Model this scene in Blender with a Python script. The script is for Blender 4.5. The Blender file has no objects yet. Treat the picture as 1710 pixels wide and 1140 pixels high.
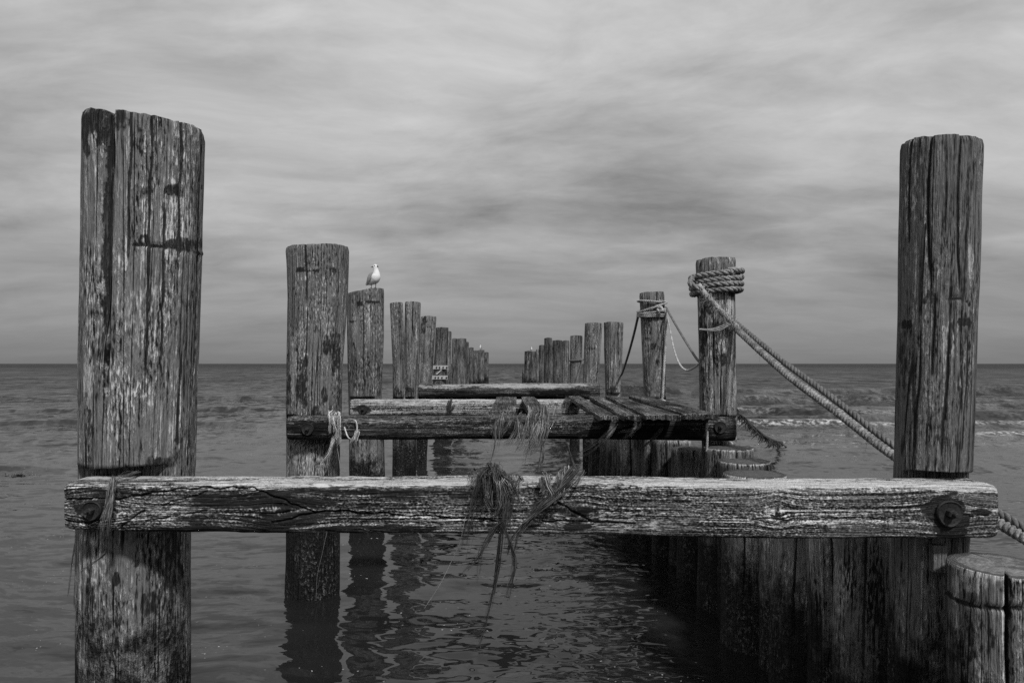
import bpy, math, random
import numpy as np
from mathutils import Vector

random.seed(7)
RNG = np.random.default_rng(11)
scene = bpy.context.scene
col = scene.collection

# ------------------------------------------------------------------ camera
F, CX, HV, CH = 1140.0, 855.0, 607.0, 1.83        # focal (photo px), centre column, horizon row, eye height
cam_d = bpy.data.cameras.new('camera')
cam = bpy.data.objects.new('camera', cam_d); col.objects.link(cam)
cam.location = (0, 0, CH); cam.rotation_euler = (math.radians(90), 0, 0)
cam_d.sensor_width = 36; cam_d.lens = 24; cam_d.shift_y = 37/1710
cam_d.clip_start = 0.05; cam_d.clip_end = 30000
scene.camera = cam
scene.view_settings.view_transform = 'Standard'
scene.view_settings.look = 'None'
scene.view_settings.exposure = 0.0
scene.view_settings.gamma = 1.0
scene.cycles.use_denoising = False

SUN_EL, SUN_AZ = math.radians(49), math.radians(156)      # azimuth clockwise from +Y: behind the camera, a little right

# ------------------------------------------------------------------ node helper
class NT:
    def __init__(s, tree): s.t = tree; s.n = tree.nodes; s.l = tree.links
    def new(s, typ, **kw):
        n = s.n.new(typ)
        for k, v in kw.items(): setattr(n, k, v)
        return n
    def put(s, sock, v):
        if hasattr(v, 'is_output'): s.l.new(v, sock)
        elif isinstance(v, (tuple, list)) and sock.type == 'RGBA': sock.default_value = (*v, 1) if len(v) == 3 else v
        else: sock.default_value = v
    def m(s, op, a, b=0.0, c=0.0, clamp=False):
        n = s.new('ShaderNodeMath', operation=op, use_clamp=clamp)
        s.put(n.inputs[0], a); s.put(n.inputs[1], b); s.put(n.inputs[2], c)
        return n.outputs[0]
    def vm(s, op, a, b=(0, 0, 0)):
        n = s.new('ShaderNodeVectorMath', operation=op)
        s.put(n.inputs[0], a); s.put(n.inputs[1], b)
        return n.outputs[0]
    def noise(s, vec, sc, detail=4, rough=.6, dist=0.0):
        n = s.new('ShaderNodeTexNoise')
        s.put(n.inputs['Vector'], s.vm('MULTIPLY', vec, sc))
        n.inputs['Scale'].default_value = 1; n.inputs['Detail'].default_value = detail
        n.inputs['Roughness'].default_value = rough; n.inputs['Distortion'].default_value = dist
        return n.outputs['Fac']
    def mr(s, v, a, b, c=0.0, d=1.0, smooth=True):
        n = s.new('ShaderNodeMapRange', interpolation_type='SMOOTHSTEP' if smooth else 'LINEAR')
        s.put(n.inputs[0], v); s.put(n.inputs[1], a); s.put(n.inputs[2], b); s.put(n.inputs[3], c); s.put(n.inputs[4], d)
        return n.outputs[0]
    def mix(s, f, a, b):
        n = s.new('ShaderNodeMix', data_type='FLOAT')
        s.put(n.inputs[0], f); s.put(n.inputs[2], a); s.put(n.inputs[3], b)
        return n.outputs[0]
    def grey(s, v):
        n = s.new('ShaderNodeCombineColor')
        for i in range(3): s.put(n.inputs[i], v)
        return n.outputs[0]
    def xyz(s, v):
        n = s.new('ShaderNodeSeparateXYZ'); s.put(n.inputs[0], v); return n.outputs
    def comb(s, x, y, z):
        n = s.new('ShaderNodeCombineXYZ'); s.put(n.inputs[0], x); s.put(n.inputs[1], y); s.put(n.inputs[2], z); return n.outputs[0]
    def attr(s, name):
        return s.new('ShaderNodeAttribute', attribute_name=name).outputs['Fac']

# ------------------------------------------------------------------ sky: thin streaky cloud deck over a clear-sky model, in grey
world = bpy.data.worlds.new('World'); scene.world = world; world.use_nodes = True
T = NT(world.node_tree); T.n.clear()
out = T.new('ShaderNodeOutputWorld'); bg = T.new('ShaderNodeBackground'); bg.inputs[1].default_value = 0.1
T.l.new(bg.outputs[0], out.inputs[0])
sky = T.new('ShaderNodeTexSky', sky_type='NISHITA'); sky.sun_disc = False
sky.sun_elevation = SUN_EL; sky.sun_rotation = SUN_AZ
bw = T.new('ShaderNodeRGBToBW'); T.l.new(sky.outputs[0], bw.inputs[0])
gen = T.new('ShaderNodeTexCoord').outputs['Generated']
dx, dy, dz = T.xyz(gen)
dzp = T.m('MAXIMUM', dz, 0.0)
den = T.m('ADD', dzp, 0.16)
px, py = T.m('DIVIDE', dx, den), T.m('DIVIDE', dy, den)
# streaks run mostly across the view, a little aslant
q = T.comb(T.m('ADD', px, T.m('MULTIPLY', py, 0.30)), T.m('SUBTRACT', py, T.m('MULTIPLY', px, 0.10)), 47.2)
warp = T.noise(q, (.8, .8, 1), 3, .5)
q2 = T.vm('ADD', q, T.comb(T.m('MULTIPLY', warp, 1.1), T.m('MULTIPLY', warp, .5), 0.0))
n1 = T.noise(q2, (.75, 1.25, 1), 8, .56)
n2 = T.noise(q2, (2.2, 3.6, 1), 7, .62)
n3 = T.noise(q2, (.35, .5, 1), 2, .5)
cl = T.m('ADD', T.m('MULTIPLY', n1, .54), T.m('MULTIPLY', n2, .24)); cl = T.m('ADD', cl, T.m('MULTIPLY', n3, .22))
cl = T.mr(cl, .34, .62, .44, 1.34, False)
ramp = T.new('ShaderNodeValToRGB'); T.l.new(dzp, ramp.inputs[0])
els = ramp.color_ramp.elements
els[0].position = 0.0; els[0].color = (.195,)*3 + (1,)
els[1].position = 1.0; els[1].color = (.66,)*3 + (1,)
for p, v in ((.035, .25), (.09, .315), (.17, .375), (.30, .465), (.48, .575)):
    e = els.new(p); e.color = (v,)*3 + (1,)
fadecl = T.mr(dzp, 0.0, .20, 0.25, 1.0)
cl = T.mix(fadecl, 0.97, cl)
lum = T.m('MULTIPLY', T.m('MULTIPLY', ramp.outputs[0], cl), 10.5)
lum = T.m('ADD', T.m('MULTIPLY', lum, .94), T.m('MULTIPLY', bw.outputs[0], .05))
T.l.new(T.grey(lum), bg.inputs[0])

# ------------------------------------------------------------------ sun
sun_d = bpy.data.lights.new('sun', 'SUN'); sun = bpy.data.objects.new('sun', sun_d); col.objects.link(sun)
sun_d.energy = 3.6; sun_d.angle = math.radians(5); sun_d.color = (1, 1, 1)
sd = Vector((math.sin(SUN_AZ)*math.cos(SUN_EL), math.cos(SUN_AZ)*math.cos(SUN_EL), math.sin(SUN_EL)))
sun.rotation_euler = sd.to_track_quat('Z', 'Y').to_euler()
sun.location = sd*50

# ------------------------------------------------------------------ numeric helpers
def P(u, v, Y): return np.array([(u-CX)/F*Y, Y, CH-(v-HV)/F*Y])

def _h(ix, iy, s):
    n = (ix*374761393 + iy*668265263 + s*1274126177) & 0xffffffff
    n = ((n ^ (n >> 13))*1103515245) & 0xffffffff
    n = ((n ^ (n >> 15))*668265263) & 0xffffffff
    return ((n ^ (n >> 16)) & 0xffff)/65535.0
def vn(x, y, s=0):
    x = np.asarray(x, float); y = np.asarray(y, float)
    ix = np.floor(x).astype(np.int64); iy = np.floor(y).astype(np.int64)
    fx = x-ix; fy = y-iy
    fx = fx*fx*fx*(fx*(fx*6-15)+10); fy = fy*fy*fy*(fy*(fy*6-15)+10)
    a = _h(ix, iy, s); b = _h(ix+1, iy, s); c = _h(ix, iy+1, s); d = _h(ix+1, iy+1, s)
    return (a+(b-a)*fx)*(1-fy)+(c+(d-c)*fx)*fy-.5
def fbm(x, y, s=0, o=4, g=.5):
    r = 0; a = 1.0
    for i in range(o):
        r = r+a*vn(x, y, s+i*17); x = x*2.03+5.1; y = y*2.03+1.7; a *= g
    return r
def sstep(a, b, x):
    t = np.clip((x-a)/(b-a), 0, 1); return t*t*(3-2*t)
def polydist(u, v, pts):
    d = np.full(np.shape(u), 1e9)
    for (x0, y0), (x1, y1) in zip(pts[:-1], pts[1:]):
        L2 = (x1-x0)**2+(y1-y0)**2
        t = np.clip(((u-x0)*(x1-x0)+(v-y0)*(y1-y0))/L2, 0, 1)
        d = np.minimum(d, np.hypot(u-x0-t*(x1-x0), v-y0-t*(y1-y0)))
    return d

# ------------------------------------------------------------------ object helpers
def mesh_obj(name, V, faces, mats, loc=(0, 0, 0), parent=None, fmat=None, uv=None, attrs=None, smooth=True):
    V = np.asarray(V, float)
    me = bpy.data.meshes.new(name)
    me.from_pydata((V-np.asarray(loc)).tolist(), [], faces)
    if not isinstance(mats, (list, tuple)): mats = [mats]
    for m in mats: me.materials.append(m)
    if fmat is not None: me.polygons.foreach_set('material_index', np.asarray(fmat, dtype=np.int32))
    me.polygons.foreach_set('use_smooth', np.full(len(me.polygons), smooth, dtype=bool))
    if uv is not None:
        li = np.empty(len(me.loops), dtype=np.int32); me.loops.foreach_get('vertex_index', li)
        lay = me.uv_layers.new(name='UVMap')
        lay.data.foreach_set('uv', np.asarray(uv, float)[li].astype(np.float32).ravel())
    for k, a in (attrs or {}).items():
        at = me.attributes.new(k, 'FLOAT', 'POINT'); at.data.foreach_set('value', np.asarray(a, dtype=np.float32))
    me.update()
    o = bpy.data.objects.new(name, me); col.objects.link(o)
    o.location = loc
    if parent is not None:
        o.parent = parent
        o.location = Vector(loc)-parent.location if parent.parent is None else Vector(loc)-parent.location-parent.parent.location
    return o
def tag(o, label, cat, group=None, kind=None):
    if kind: o['kind'] = kind
    if label: o['label'] = label
    if cat: o['category'] = cat
    if group: o['group'] = group
    return o
def empty(name, loc):
    o = bpy.data.objects.new(name, None); col.objects.link(o); o.location = loc; o.empty_display_size = .1
    return o
def grid_faces(nr, nc, wrap=False, off=0):
    i, j = np.meshgrid(np.arange(nr-1), np.arange(nc if wrap else nc-1), indexing='ij')
    j2 = (j+1) % nc
    f = np.stack([i*nc+j, i*nc+j2, (i+1)*nc+j2, (i+1)*nc+j], -1).reshape(-1, 4)+off
    return f.tolist()

# ------------------------------------------------------------------ materials
def new_mat(name):
    m = bpy.data.materials.new(name); m.use_nodes = True
    t = NT(m.node_tree); t.n.clear()
    o = t.new('ShaderNodeOutputMaterial'); b = t.new('ShaderNodeBsdfPrincipled')
    t.l.new(b.outputs[0], o.inputs[0])
    return m, t, b
def bump(t, b, h, dist, strength=1.0):
    n = t.new('ShaderNodeBump'); n.inputs['Distance'].default_value = dist; n.inputs['Strength'].default_value = strength
    t.put(n.inputs['Height'], h); t.l.new(n.outputs[0], b.inputs['Normal'])

def wood(name, tone=.15, dark=.022, pale=.42, bias=0.0, blw=1.0, spw=1.0, mid=False, vary=.10, wetz=(.92, .60), tooth=0.0, wet=True, topdirt=False, grain=1.0):
    m, t, b = new_mat(name)
    uv = t.new('ShaderNodeUVMap').outputs[0]
    ux, uy, _ = t.xyz(uv)
    rnd = t.m('MULTIPLY', t.new('ShaderNodeObjectInfo').outputs['Random'], 53.0)
    v = t.comb(ux, uy, rnd)
    g = t.noise(v, (72*grain, 1.5, 1), 5, .60)
    f = t.noise(v, (150*grain, 7, 1), 3, .6)
    sp_ = t.noise(v, (125*grain, 26, 1), 3, .62)
    bl = t.noise(v, (8, 2.0, 1), 6, .64)
    big = t.noise(v, (2.2, .9, 1), 3, .5)
    fm = t.noise(v, (10, 2.6, 1), 4, .6)
    c1 = t.noise(v, (15, .28, 1), 1, .4)
    c2 = t.noise(v, (46, .8, 1.3), 1, .4)
    cm = t.noise(v, (8, 1.0, 1), 2, .5)
    e = t.m('MULTIPLY', t.m('SUBTRACT', g, .5), 1.0)
    e = t.m('ADD', e, t.m('MULTIPLY', t.m('SUBTRACT', f, .5), .8))
    e = t.m('ADD', e, t.m('MULTIPLY', t.m('SUBTRACT', sp_, .5), t.mr(fm, .38, .60, .35*spw, 1.5*spw)))
    e = t.m('ADD', e, t.m('MULTIPLY', t.m('SUBTRACT', bl, .5), 1.05*blw))
    e = t.m('ADD', e, t.m('MULTIPLY', t.m('SUBTRACT', big, .5), .5*blw))
    if tooth > 0:
        rows = t.noise(v, (165, .8, 1), 2, .6)
        wv = t.m('SINE', t.m('ADD', t.m('MULTIPLY', uy, 520.0), t.m('MULTIPLY', t.noise(v, (24, 5, 1), 3), 40.0)))
        tn = t.noise(v, (190, 75, 1), 2, .7)
        tt = t.m('ADD', t.m('MULTIPLY', t.m('SUBTRACT', rows, .5), 1.5), t.m('MULTIPLY', t.m('SUBTRACT', tn, .5), 1.5))
        tt = t.m('ADD', tt, t.m('MULTIPLY', wv, .05))
        e = t.m('ADD', t.m('MULTIPLY', e, .6), t.m('MULTIPLY', tt, t.mr(fm, .36, .58,   .45*tooth, 1.35*tooth)))
    e = t.m('ADD', e, bias)
    cr = t.new('ShaderNodeValToRGB'); t.put(cr.inputs[0], t.m('ADD', e, .5)); R_ = cr.color_ramp.elements
    R_[0].position = .22; R_[0].color = (dark*.3,)*3+(1,); R_[1].position = .88; R_[1].color = (pale,)*3+(1,)
    if mid: R_[0].position = .20
    for p_, v_ in (((.32, dark), (.41, tone*.62), (.49, tone*.9), (.58, tone*1.2), (.70, tone+.35*(pale-tone))) if mid else ((.36, dark), (.47, tone*.55), (.55, tone), (.66, tone+.35*(pale-tone)))):
        q_ = R_.new(p_); q_.color = (v_,)*3+(1,)
    a = t.m('MULTIPLY', cr.outputs[0], t.mr(t.m('FRACT', t.m('MULTIPLY', rnd, 3.7)), 0, 1, 1-vary, 1+vary, False))
    flm = t.mr(e, .02, .3)
    k1 = t.mr(t.m('ABSOLUTE', t.m('SUBTRACT', c1, .5)), .001, .010, 1, 0)
    k1 = t.m('MULTIPLY', k1, t.mr(cm, .38, .5))
    k2 = t.mr(t.m('ABSOLUTE', t.m('SUBTRACT', c2, .5)), .001, .020, 1, 0)
    k2 = t.m('MULTIPLY', k2, t.mr(cm, .52, .40))
    k = t.m('MAXIMUM', k1, t.m('MULTIPLY', k2, .35 if mid else .6))
    a = t.mix(t.m('MULTIPLY', k, .85), a, .010)
    st = t.attr('stain'); pl = t.attr('pale')  # dark mask holds real stains plus painted crack and cast shade
    rag = t.m('ADD', t.noise(v, (60, 16, 1), 5, .7), t.m('MULTIPLY', t.m('SUBTRACT', bl, .5), .6))
    stn = t.mr(t.m('ADD', st, t.m('MULTIPLY', t.m('SUBTRACT', rag, .5), t.mr(st, 0.0, .12, 0.0, 1.7))), .30, .62)
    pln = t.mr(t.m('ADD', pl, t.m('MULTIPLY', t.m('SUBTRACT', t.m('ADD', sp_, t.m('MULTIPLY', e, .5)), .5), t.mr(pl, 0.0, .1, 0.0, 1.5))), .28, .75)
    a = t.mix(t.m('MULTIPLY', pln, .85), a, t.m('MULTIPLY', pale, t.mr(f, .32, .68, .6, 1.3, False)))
    a = t.mix(t.m('MULTIPLY', stn, .92), a, t.m('MULTIPLY', dark, t.mr(f, .3, .7, .2, 1.1, False)))
    rough = 0.85
    height = t.m('ADD', t.m('MULTIPLY', g, .9), t.m('MULTIPLY', f, .45))
    height = t.m('SUBTRACT', t.m('ADD', height, t.m('MULTIPLY', flm, .25)), t.m('MULTIPLY', k, .8))
    if wet:
        pos = t.new('ShaderNodeNewGeometry').outputs['Position']
        wz = t.xyz(pos)[2]
        wn = t.noise(v, (9, 5, 1), 5, .65)
        w = t.mr(t.m('ADD', wz, t.m('MULTIPLY', t.m('SUBTRACT', wn, .5), 1.0)), wetz[0], wetz[1])
        sp = t.noise(pos, (55, 55, 38), 4, .7)
        sp2 = t.noise(pos, (5, 5, 3), 3, .6)
        wc = t.m('ADD', .006 if wetz[1] > .5 else .011, t.m('MULTIPLY', t.m('MULTIPLY', t.mr(sp, .50, .70), t.mr(sp2, .38, .60)), .17))
        a = t.mix(t.m('MULTIPLY', w, .94), a, wc)
        rough = t.mix(w, .85, .5)
        height = t.mix(w, height, t.m('ADD', height, t.m('MULTIPLY', sp, 2.2)))
    t.l.new(t.grey(a), b.inputs['Base Color'])
    t.put(b.inputs['Roughness'], rough)
    b.inputs['Specular IOR Level'].default_value = .08
    bump(t, b, height, .015, 1.0)
    return m

M_PILE = wood('weathered_pile_wood', tone=.15, dark=.026, pale=.52, bias=.025, blw=.62, spw=1.15, mid=True)
M_PILE_S = wood('smooth_pile_wood', tone=.15, dark=.034, pale=.44, bias=.03, blw=.35, spw=1.0, mid=True)
M_PILE_D = wood('dark_pile_wood', tone=.09, bias=-.05)
M_FAR = wood('far_pile_wood', tone=.105, pale=.35, mid=True, vary=.28)
M_PALI = wood('algae_pile_wood', tone=.19, dark=.035, pale=.46, bias=.05, mid=True, vary=.45, wetz=(.80, .40))
M_BEAM = wood('sawn_beam_wood', tone=.13, dark=.024, pale=.56, tooth=.8, wet=False, blw=.8)
M_BEAM2 = wood('dark_beam_wood', tone=.065, dark=.014, pale=.36, tooth=.6, wet=False, bias=-.04, blw=.8)
M_BEAM3 = wood('pale_beam_wood', tone=.24, dark=.03, pale=.52, tooth=.9, wet=False, bias=.05, blw=.8)
M_PLANK = wood('plank_wood', tone=.085, dark=.016, pale=.42, tooth=.3, wet=False, bias=-.02)

def end_mat(name='end_grain', tone=.13):
    m, t, b = new_mat(name)
    uv = t.new('ShaderNodeUVMap').outputs[0]; ux, uy, _ = t.xyz(uv)
    rnd = t.m('MULTIPLY', t.new('ShaderNodeObjectInfo').outputs['Random'], 53.0)
    v = t.comb(ux, uy, rnd)
    r = t.m('SQRT', t.m('ADD', t.m('MULTIPLY', ux, ux), t.m('MULTIPLY', uy, uy)))
    ring = t.m('SINE', t.m('MULTIPLY', t.m('ADD', r, t.m('MULTIPLY', t.noise(v, (9, 9, 1), 3), .03)), 420.0))
    n = t.noise(v, (40, 40, 1), 5, .65)
    a = t.m('MULTIPLY', t.mr(n, .3, .7, .5, 1.5, False), t.mr(ring, -1, 1, .90, 1.06))
    a = t.m('MULTIPLY', a, tone)
    a = t.mix(t.mr(t.noise(v, (9, 9, 1), 4), .50, .62), a, .06)
    t.l.new(t.grey(a), b.inputs['Base Color']); b.inputs['Roughness'].default_value = .9
    bump(t, b, t.m('ADD', n, t.m('MULTIPLY', ring, .03)), .012, .9)
    return m
M_END = end_mat()
M_END_W = end_mat('weathered_end_grain', .055)

def plain(name, c, rough=.8, var=.5, scale=60, metal=0.0, attr=None, bumpd=.002):
    m, t, b = new_mat(name)
    pos = t.new('ShaderNodeTexCoord').outputs['Object']
    n = t.noise(pos, (scale,)*3, 4, .65)
    a = t.m('MULTIPLY', t.mr(n, .3, .7, 1-var, 1+var, False), c)
    a = t.m('MULTIPLY', a, t.mr(t.noise(pos, (scale*.14,)*3, 3, .6), .35, .65, 1-.7*var, 1+.5*var, False))
    if attr: a = t.m('MULTIPLY', a, t.attr(attr))
    t.l.new(t.grey(a), b.inputs['Base Color']); b.inputs['Roughness'].default_value = rough
    b.inputs['Metallic'].default_value = metal; b.inputs['Specular IOR Level'].default_value = .3
    if bumpd: bump(t, b, n, bumpd, .8)
    return m
M_IRON = plain('rusty_iron', .016, .7, .7, 120)
M_ROPE = plain('old_rope', .18, .9, .7, 90)
M_ROPE_D = plain('dark_old_rope', .11, .9, .5, 160)
M_ROPE_P = plain('pale_rope', .31, .9, .5, 90)
M_WEED = plain('dried_weed', .21, .8, .4, 40, attr='shade', bumpd=0)
M_WEED_D = plain('dark_weed', .075, .7, .5, 40, attr='shade', bumpd=0)
M_STRAW = plain('bleached_straw', .62, .8, .3, 40, attr='shade', bumpd=0)
M_WHITE = plain('white_plumage', .62, .8, .08, 30)
M_GREY = plain('grey_plumage', .20, .8, .25, 60)
M_BLACK = plain('black_horn', .02, .5, .3, 60)
M_BATTEN = plain('painted_batten', .34, .7, .3, 40)

# ------------------------------------------------------------------ sea
def water_mat():
    m, t, b = new_mat('sea_water')
    geo = t.new('ShaderNodeNewGeometry'); pos = geo.outputs['Position']
    x, y, z = t.xyz(pos)
    dist = t.m('SQRT', t.m('ADD', t.m('MULTIPLY', x, x), t.m('MULTIPLY', y, y)))
    v = t.comb(t.m('ADD', x, t.m('MULTIPLY', y, .12)), y, 0.0)
    def slope(sc, detail, rough, dist_=0.0):
        n = t.new('ShaderNodeTexNoise'); t.put(n.inputs['Vector'], t.vm('MULTIPLY', v2, sc))
        n.inputs['Scale'].default_value = 1; n.inputs['Detail'].default_value = detail; n.inputs['Roughness'].default_value = rough
        n.inputs['Distortion'].default_value = dist_
        return t.vm('SUBTRACT', n.outputs['Color'], (.5, .5, .5))
    def scale(vec, f):
        n = t.new('ShaderNodeVectorMath', operation='SCALE'); t.put(n.inputs[0], vec); t.put(n.inputs['Scale'], f); return n.outputs[0]
    wv = t.noise(v, (.5, .5, 1), 2, .5)
    v2 = t.vm('ADD', v, t.comb(t.m('MULTIPLY', wv, .5), t.m('MULTIPLY', wv, .9), 0.0))
    right = t.mr(x, -.6, .7)
    sl = scale(slope((1.7, 4.2, 1), 1, .4, .4), t.mr(dist, 4, 20, .26, .12))
    sl = t.vm('ADD', sl, scale(slope((7, 15, 1), 1.5, .45, .6), t.m('MULTIPLY', t.mr(dist, 3, 16, .24, .2), t.mix(right, .6, 2.8))))
    sl = t.vm('ADD', sl, scale(slope((.5, 2.2, 1), 4, .6), t.mr(dist, 6, 22, .12, .85)))
    sl = t.vm('ADD', sl, scale(slope((.07, .45, 1), 5, .62), t.mr(dist, 25, 90, .0, .60)))
    sl = t.vm('ADD', sl, scale(slope((.16, .05, 1), 4, .65), t.mr(dist, 60, 200, .0, .6)))
    sl = t.vm('ADD', sl, scale(slope((3.2, 9.5, 1), 3, .6, .3), t.m('MULTIPLY', t.mr(t.m('ADD', x, t.m('MULTIPLY', y, .28)), -.5, .1, .62, .08), t.mr(dist, 9, 30, 1, .5))))
    sl = t.vm('ADD', sl, scale(slope((1.3, .55, 1), 3, .6), t.mr(dist, 14, 30, .0, 1.5)))
    sl = t.vm('ADD', sl, scale(slope((2.8, 1.5, 1), 3, .6), t.mr(dist, 8, 18, .0, .9)))
    sl = t.vm('ADD', sl, scale(slope((.6, .11, 1), 3, .65), t.mr(dist, 35, 90, .0, 2.0)))
    sl = t.vm('ADD', sl, scale(slope((.2, .02, 1), 3, .65), t.mr(dist, 120, 350, .0, 1.3)))
    sl = t.vm('MULTIPLY', sl, (.8, 1.0, 0.0))
    nn = t.vm('NORMALIZE', t.vm('ADD', geo.outputs['Normal'], sl))
    t.l.new(nn, b.inputs['Normal'])
    silt = t.noise(pos, (.35, .6, 1), 4, .55)
    a = t.mr(silt, .35, .65, .008, .016, False)
    a = t.m('MULTIPLY', a, t.mr(dist, 20, 120, 1.0, .55))
    foam = t.m('MULTIPLY', t.attr('foam'), t.mr(t.noise(pos, (5, 7, 1), 5, .75), .44, .62))
    fleck = t.mr(t.noise(pos, (28, 34, 1), 2, .5), .70, .73)
    fleck = t.m('MULTIPLY', fleck, t.mr(t.noise(pos, (1.1, 1.4, 1), 3), .5, .62))
    foam = t.m('MAXIMUM', foam, t.m('MULTIPLY', fleck, .8))
    t.l.new(t.grey(t.mix(foam, a, .55)), b.inputs['Base Color'])
    t.put(b.inputs['Roughness'], t.mix(foam, t.mr(dist, 6, 60, .015, .10), .7))
    b.inputs['IOR'].default_value = 1.37
    dif = t.new('ShaderNodeBsdfDiffuse'); dif.inputs['Color'].default_value = (.030, .030, .030, 1)
    patch = t.noise(pos, (.012, .05, 1), 5, .65)
    fac = t.m('ADD', t.mr(dist, 10, 70, 0.0, .55), t.mr(dist, 70, 500, 0.0, .27))
    fac = t.m('ADD', fac, t.m('MULTIPLY', t.m('SUBTRACT', patch, .5), t.mr(dist, 15, 60, 0.0, .9)), clamp=True)
    fw = t.m('ADD', t.m('MULTIPLY', t.m('SUBTRACT', t.noise(pos, (1.1, .5, 1), 4, .65), .5), t.m('MULTIPLY', t.mr(dist, 10, 26, 0, 2.2), t.mr(dist, 60, 140, 1, 0))),
               t.m('MULTIPLY', t.m('SUBTRACT', t.noise(pos, (.45, .09, 1), 5, .7), .5), t.mr(dist, 40, 90, 0, 2.2)))
    fac = t.m('ADD', fac, fw, clamp=True)
    fac = t.m('MULTIPLY', fac, t.m('SUBTRACT', 1.0, foam), clamp=True)
    mx = t.new('ShaderNodeMixShader'); t.put(mx.inputs[0], fac); t.l.new(b.outputs[0], mx.inputs[1]); t.l.new(dif.outputs[0], mx.inputs[2])
    t.l.new(mx.outputs[0], [n for n in t.n if n.type == 'OUTPUT_MATERIAL'][0].inputs[0])
    return m
M_WATER = water_mat()
def axis(fine0, fine1, step, lo, hi, g):
    a = list(np.arange(fine0, fine1+1e-6, step)); s = step
    while a[-1] < hi: s *= g; a.append(a[-1]+s)
    s = step; pre = []; c = fine0
    while c > lo: s *= g; c -= s; pre.append(c)
    return np.array(pre[::-1]+a)
def sea():
    xs = axis(-4, 7, .05, -9000, 9000, 1.035); ys = axis(1.6, 11, .045, -60, 12000, 1.015)
    X, Yg = np.meshgrid(xs, ys)
    d = np.hypot(X, Yg)
    near = 1-sstep(30, 70, d)
    Z = .020*fbm(X*.9+Yg*.1, Yg*2.6, 3, 3)*near
    Z += .05*fbm(X*.25, Yg*.8, 9, 2)*sstep(6, 14, d)*(1-sstep(60, 140, d))
    foam = np.zeros_like(X)
    # small breaking swells running to the shore on the right, lower swells on the left
    for (x0, x1, yc, sl, amp, wd, fo) in [(4.6, 60, 19.5, .02, .17, .55, 1.0), (6.5, 60, 24, -.03, .28, .6, .45), (8, 70, 31, .02, .34, .7, .3), (11.0, 50, 17.2, .02, .12, .45, .9),
                                    (4, 60, 15.0, .03, .05, .4, .25), (-40, -3.5, 20, -.02, .15, .38, 0), (-30, -3.4, 11.8, .05, .10, .4, 0), (-40, -3.5, 26, .01, .15, .45, 0),
                                    (-40, -4, 35, .02, .18, .6, 0), (5, 60, 42, 0, .45, 1.3, .2), (5, 60, 27.5, .02, .26, .5, .1), (5, 60, 22, .03, .2, .4, .3), (4, 40, 12.2, .05, .03, .3, .35), (-30, -4, 15.5, .0, .06, .5, 0)]:
        yc2 = yc+sl*X+.8*vn(X*.35, 0*X, int(yc*7))+.25*vn(X*1.3, 0*X, int(yc*5))
        win = sstep(x0-1, x0+1.5, X)*(1-sstep(x1-6, x1, X))
        a = amp*(.55+1.0*np.clip(vn(X*.45, 0*X+3, int(yc*3))+.35, 0, 1))
        s = (Yg-yc2)/wd
        prof = np.where(s < 0, np.exp(-(s*1.7)**2), np.exp(-(s*.8)**2))
        Z += a*prof*win
        foam = np.maximum(foam, fo*win*np.exp(-((s+.25)/.35)**2)*sstep(-.18, .12, vn(X*.5, 0*X+1, int(yc*11))))
    V = np.stack([X, Yg, Z], -1).reshape(-1, 3)
    o = mesh_obj('sea', V, grid_faces(len(ys), len(xs)), M_WATER, attrs={'foam': foam.ravel()})
    tag(o, None, None, kind='structure')
sea()

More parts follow.
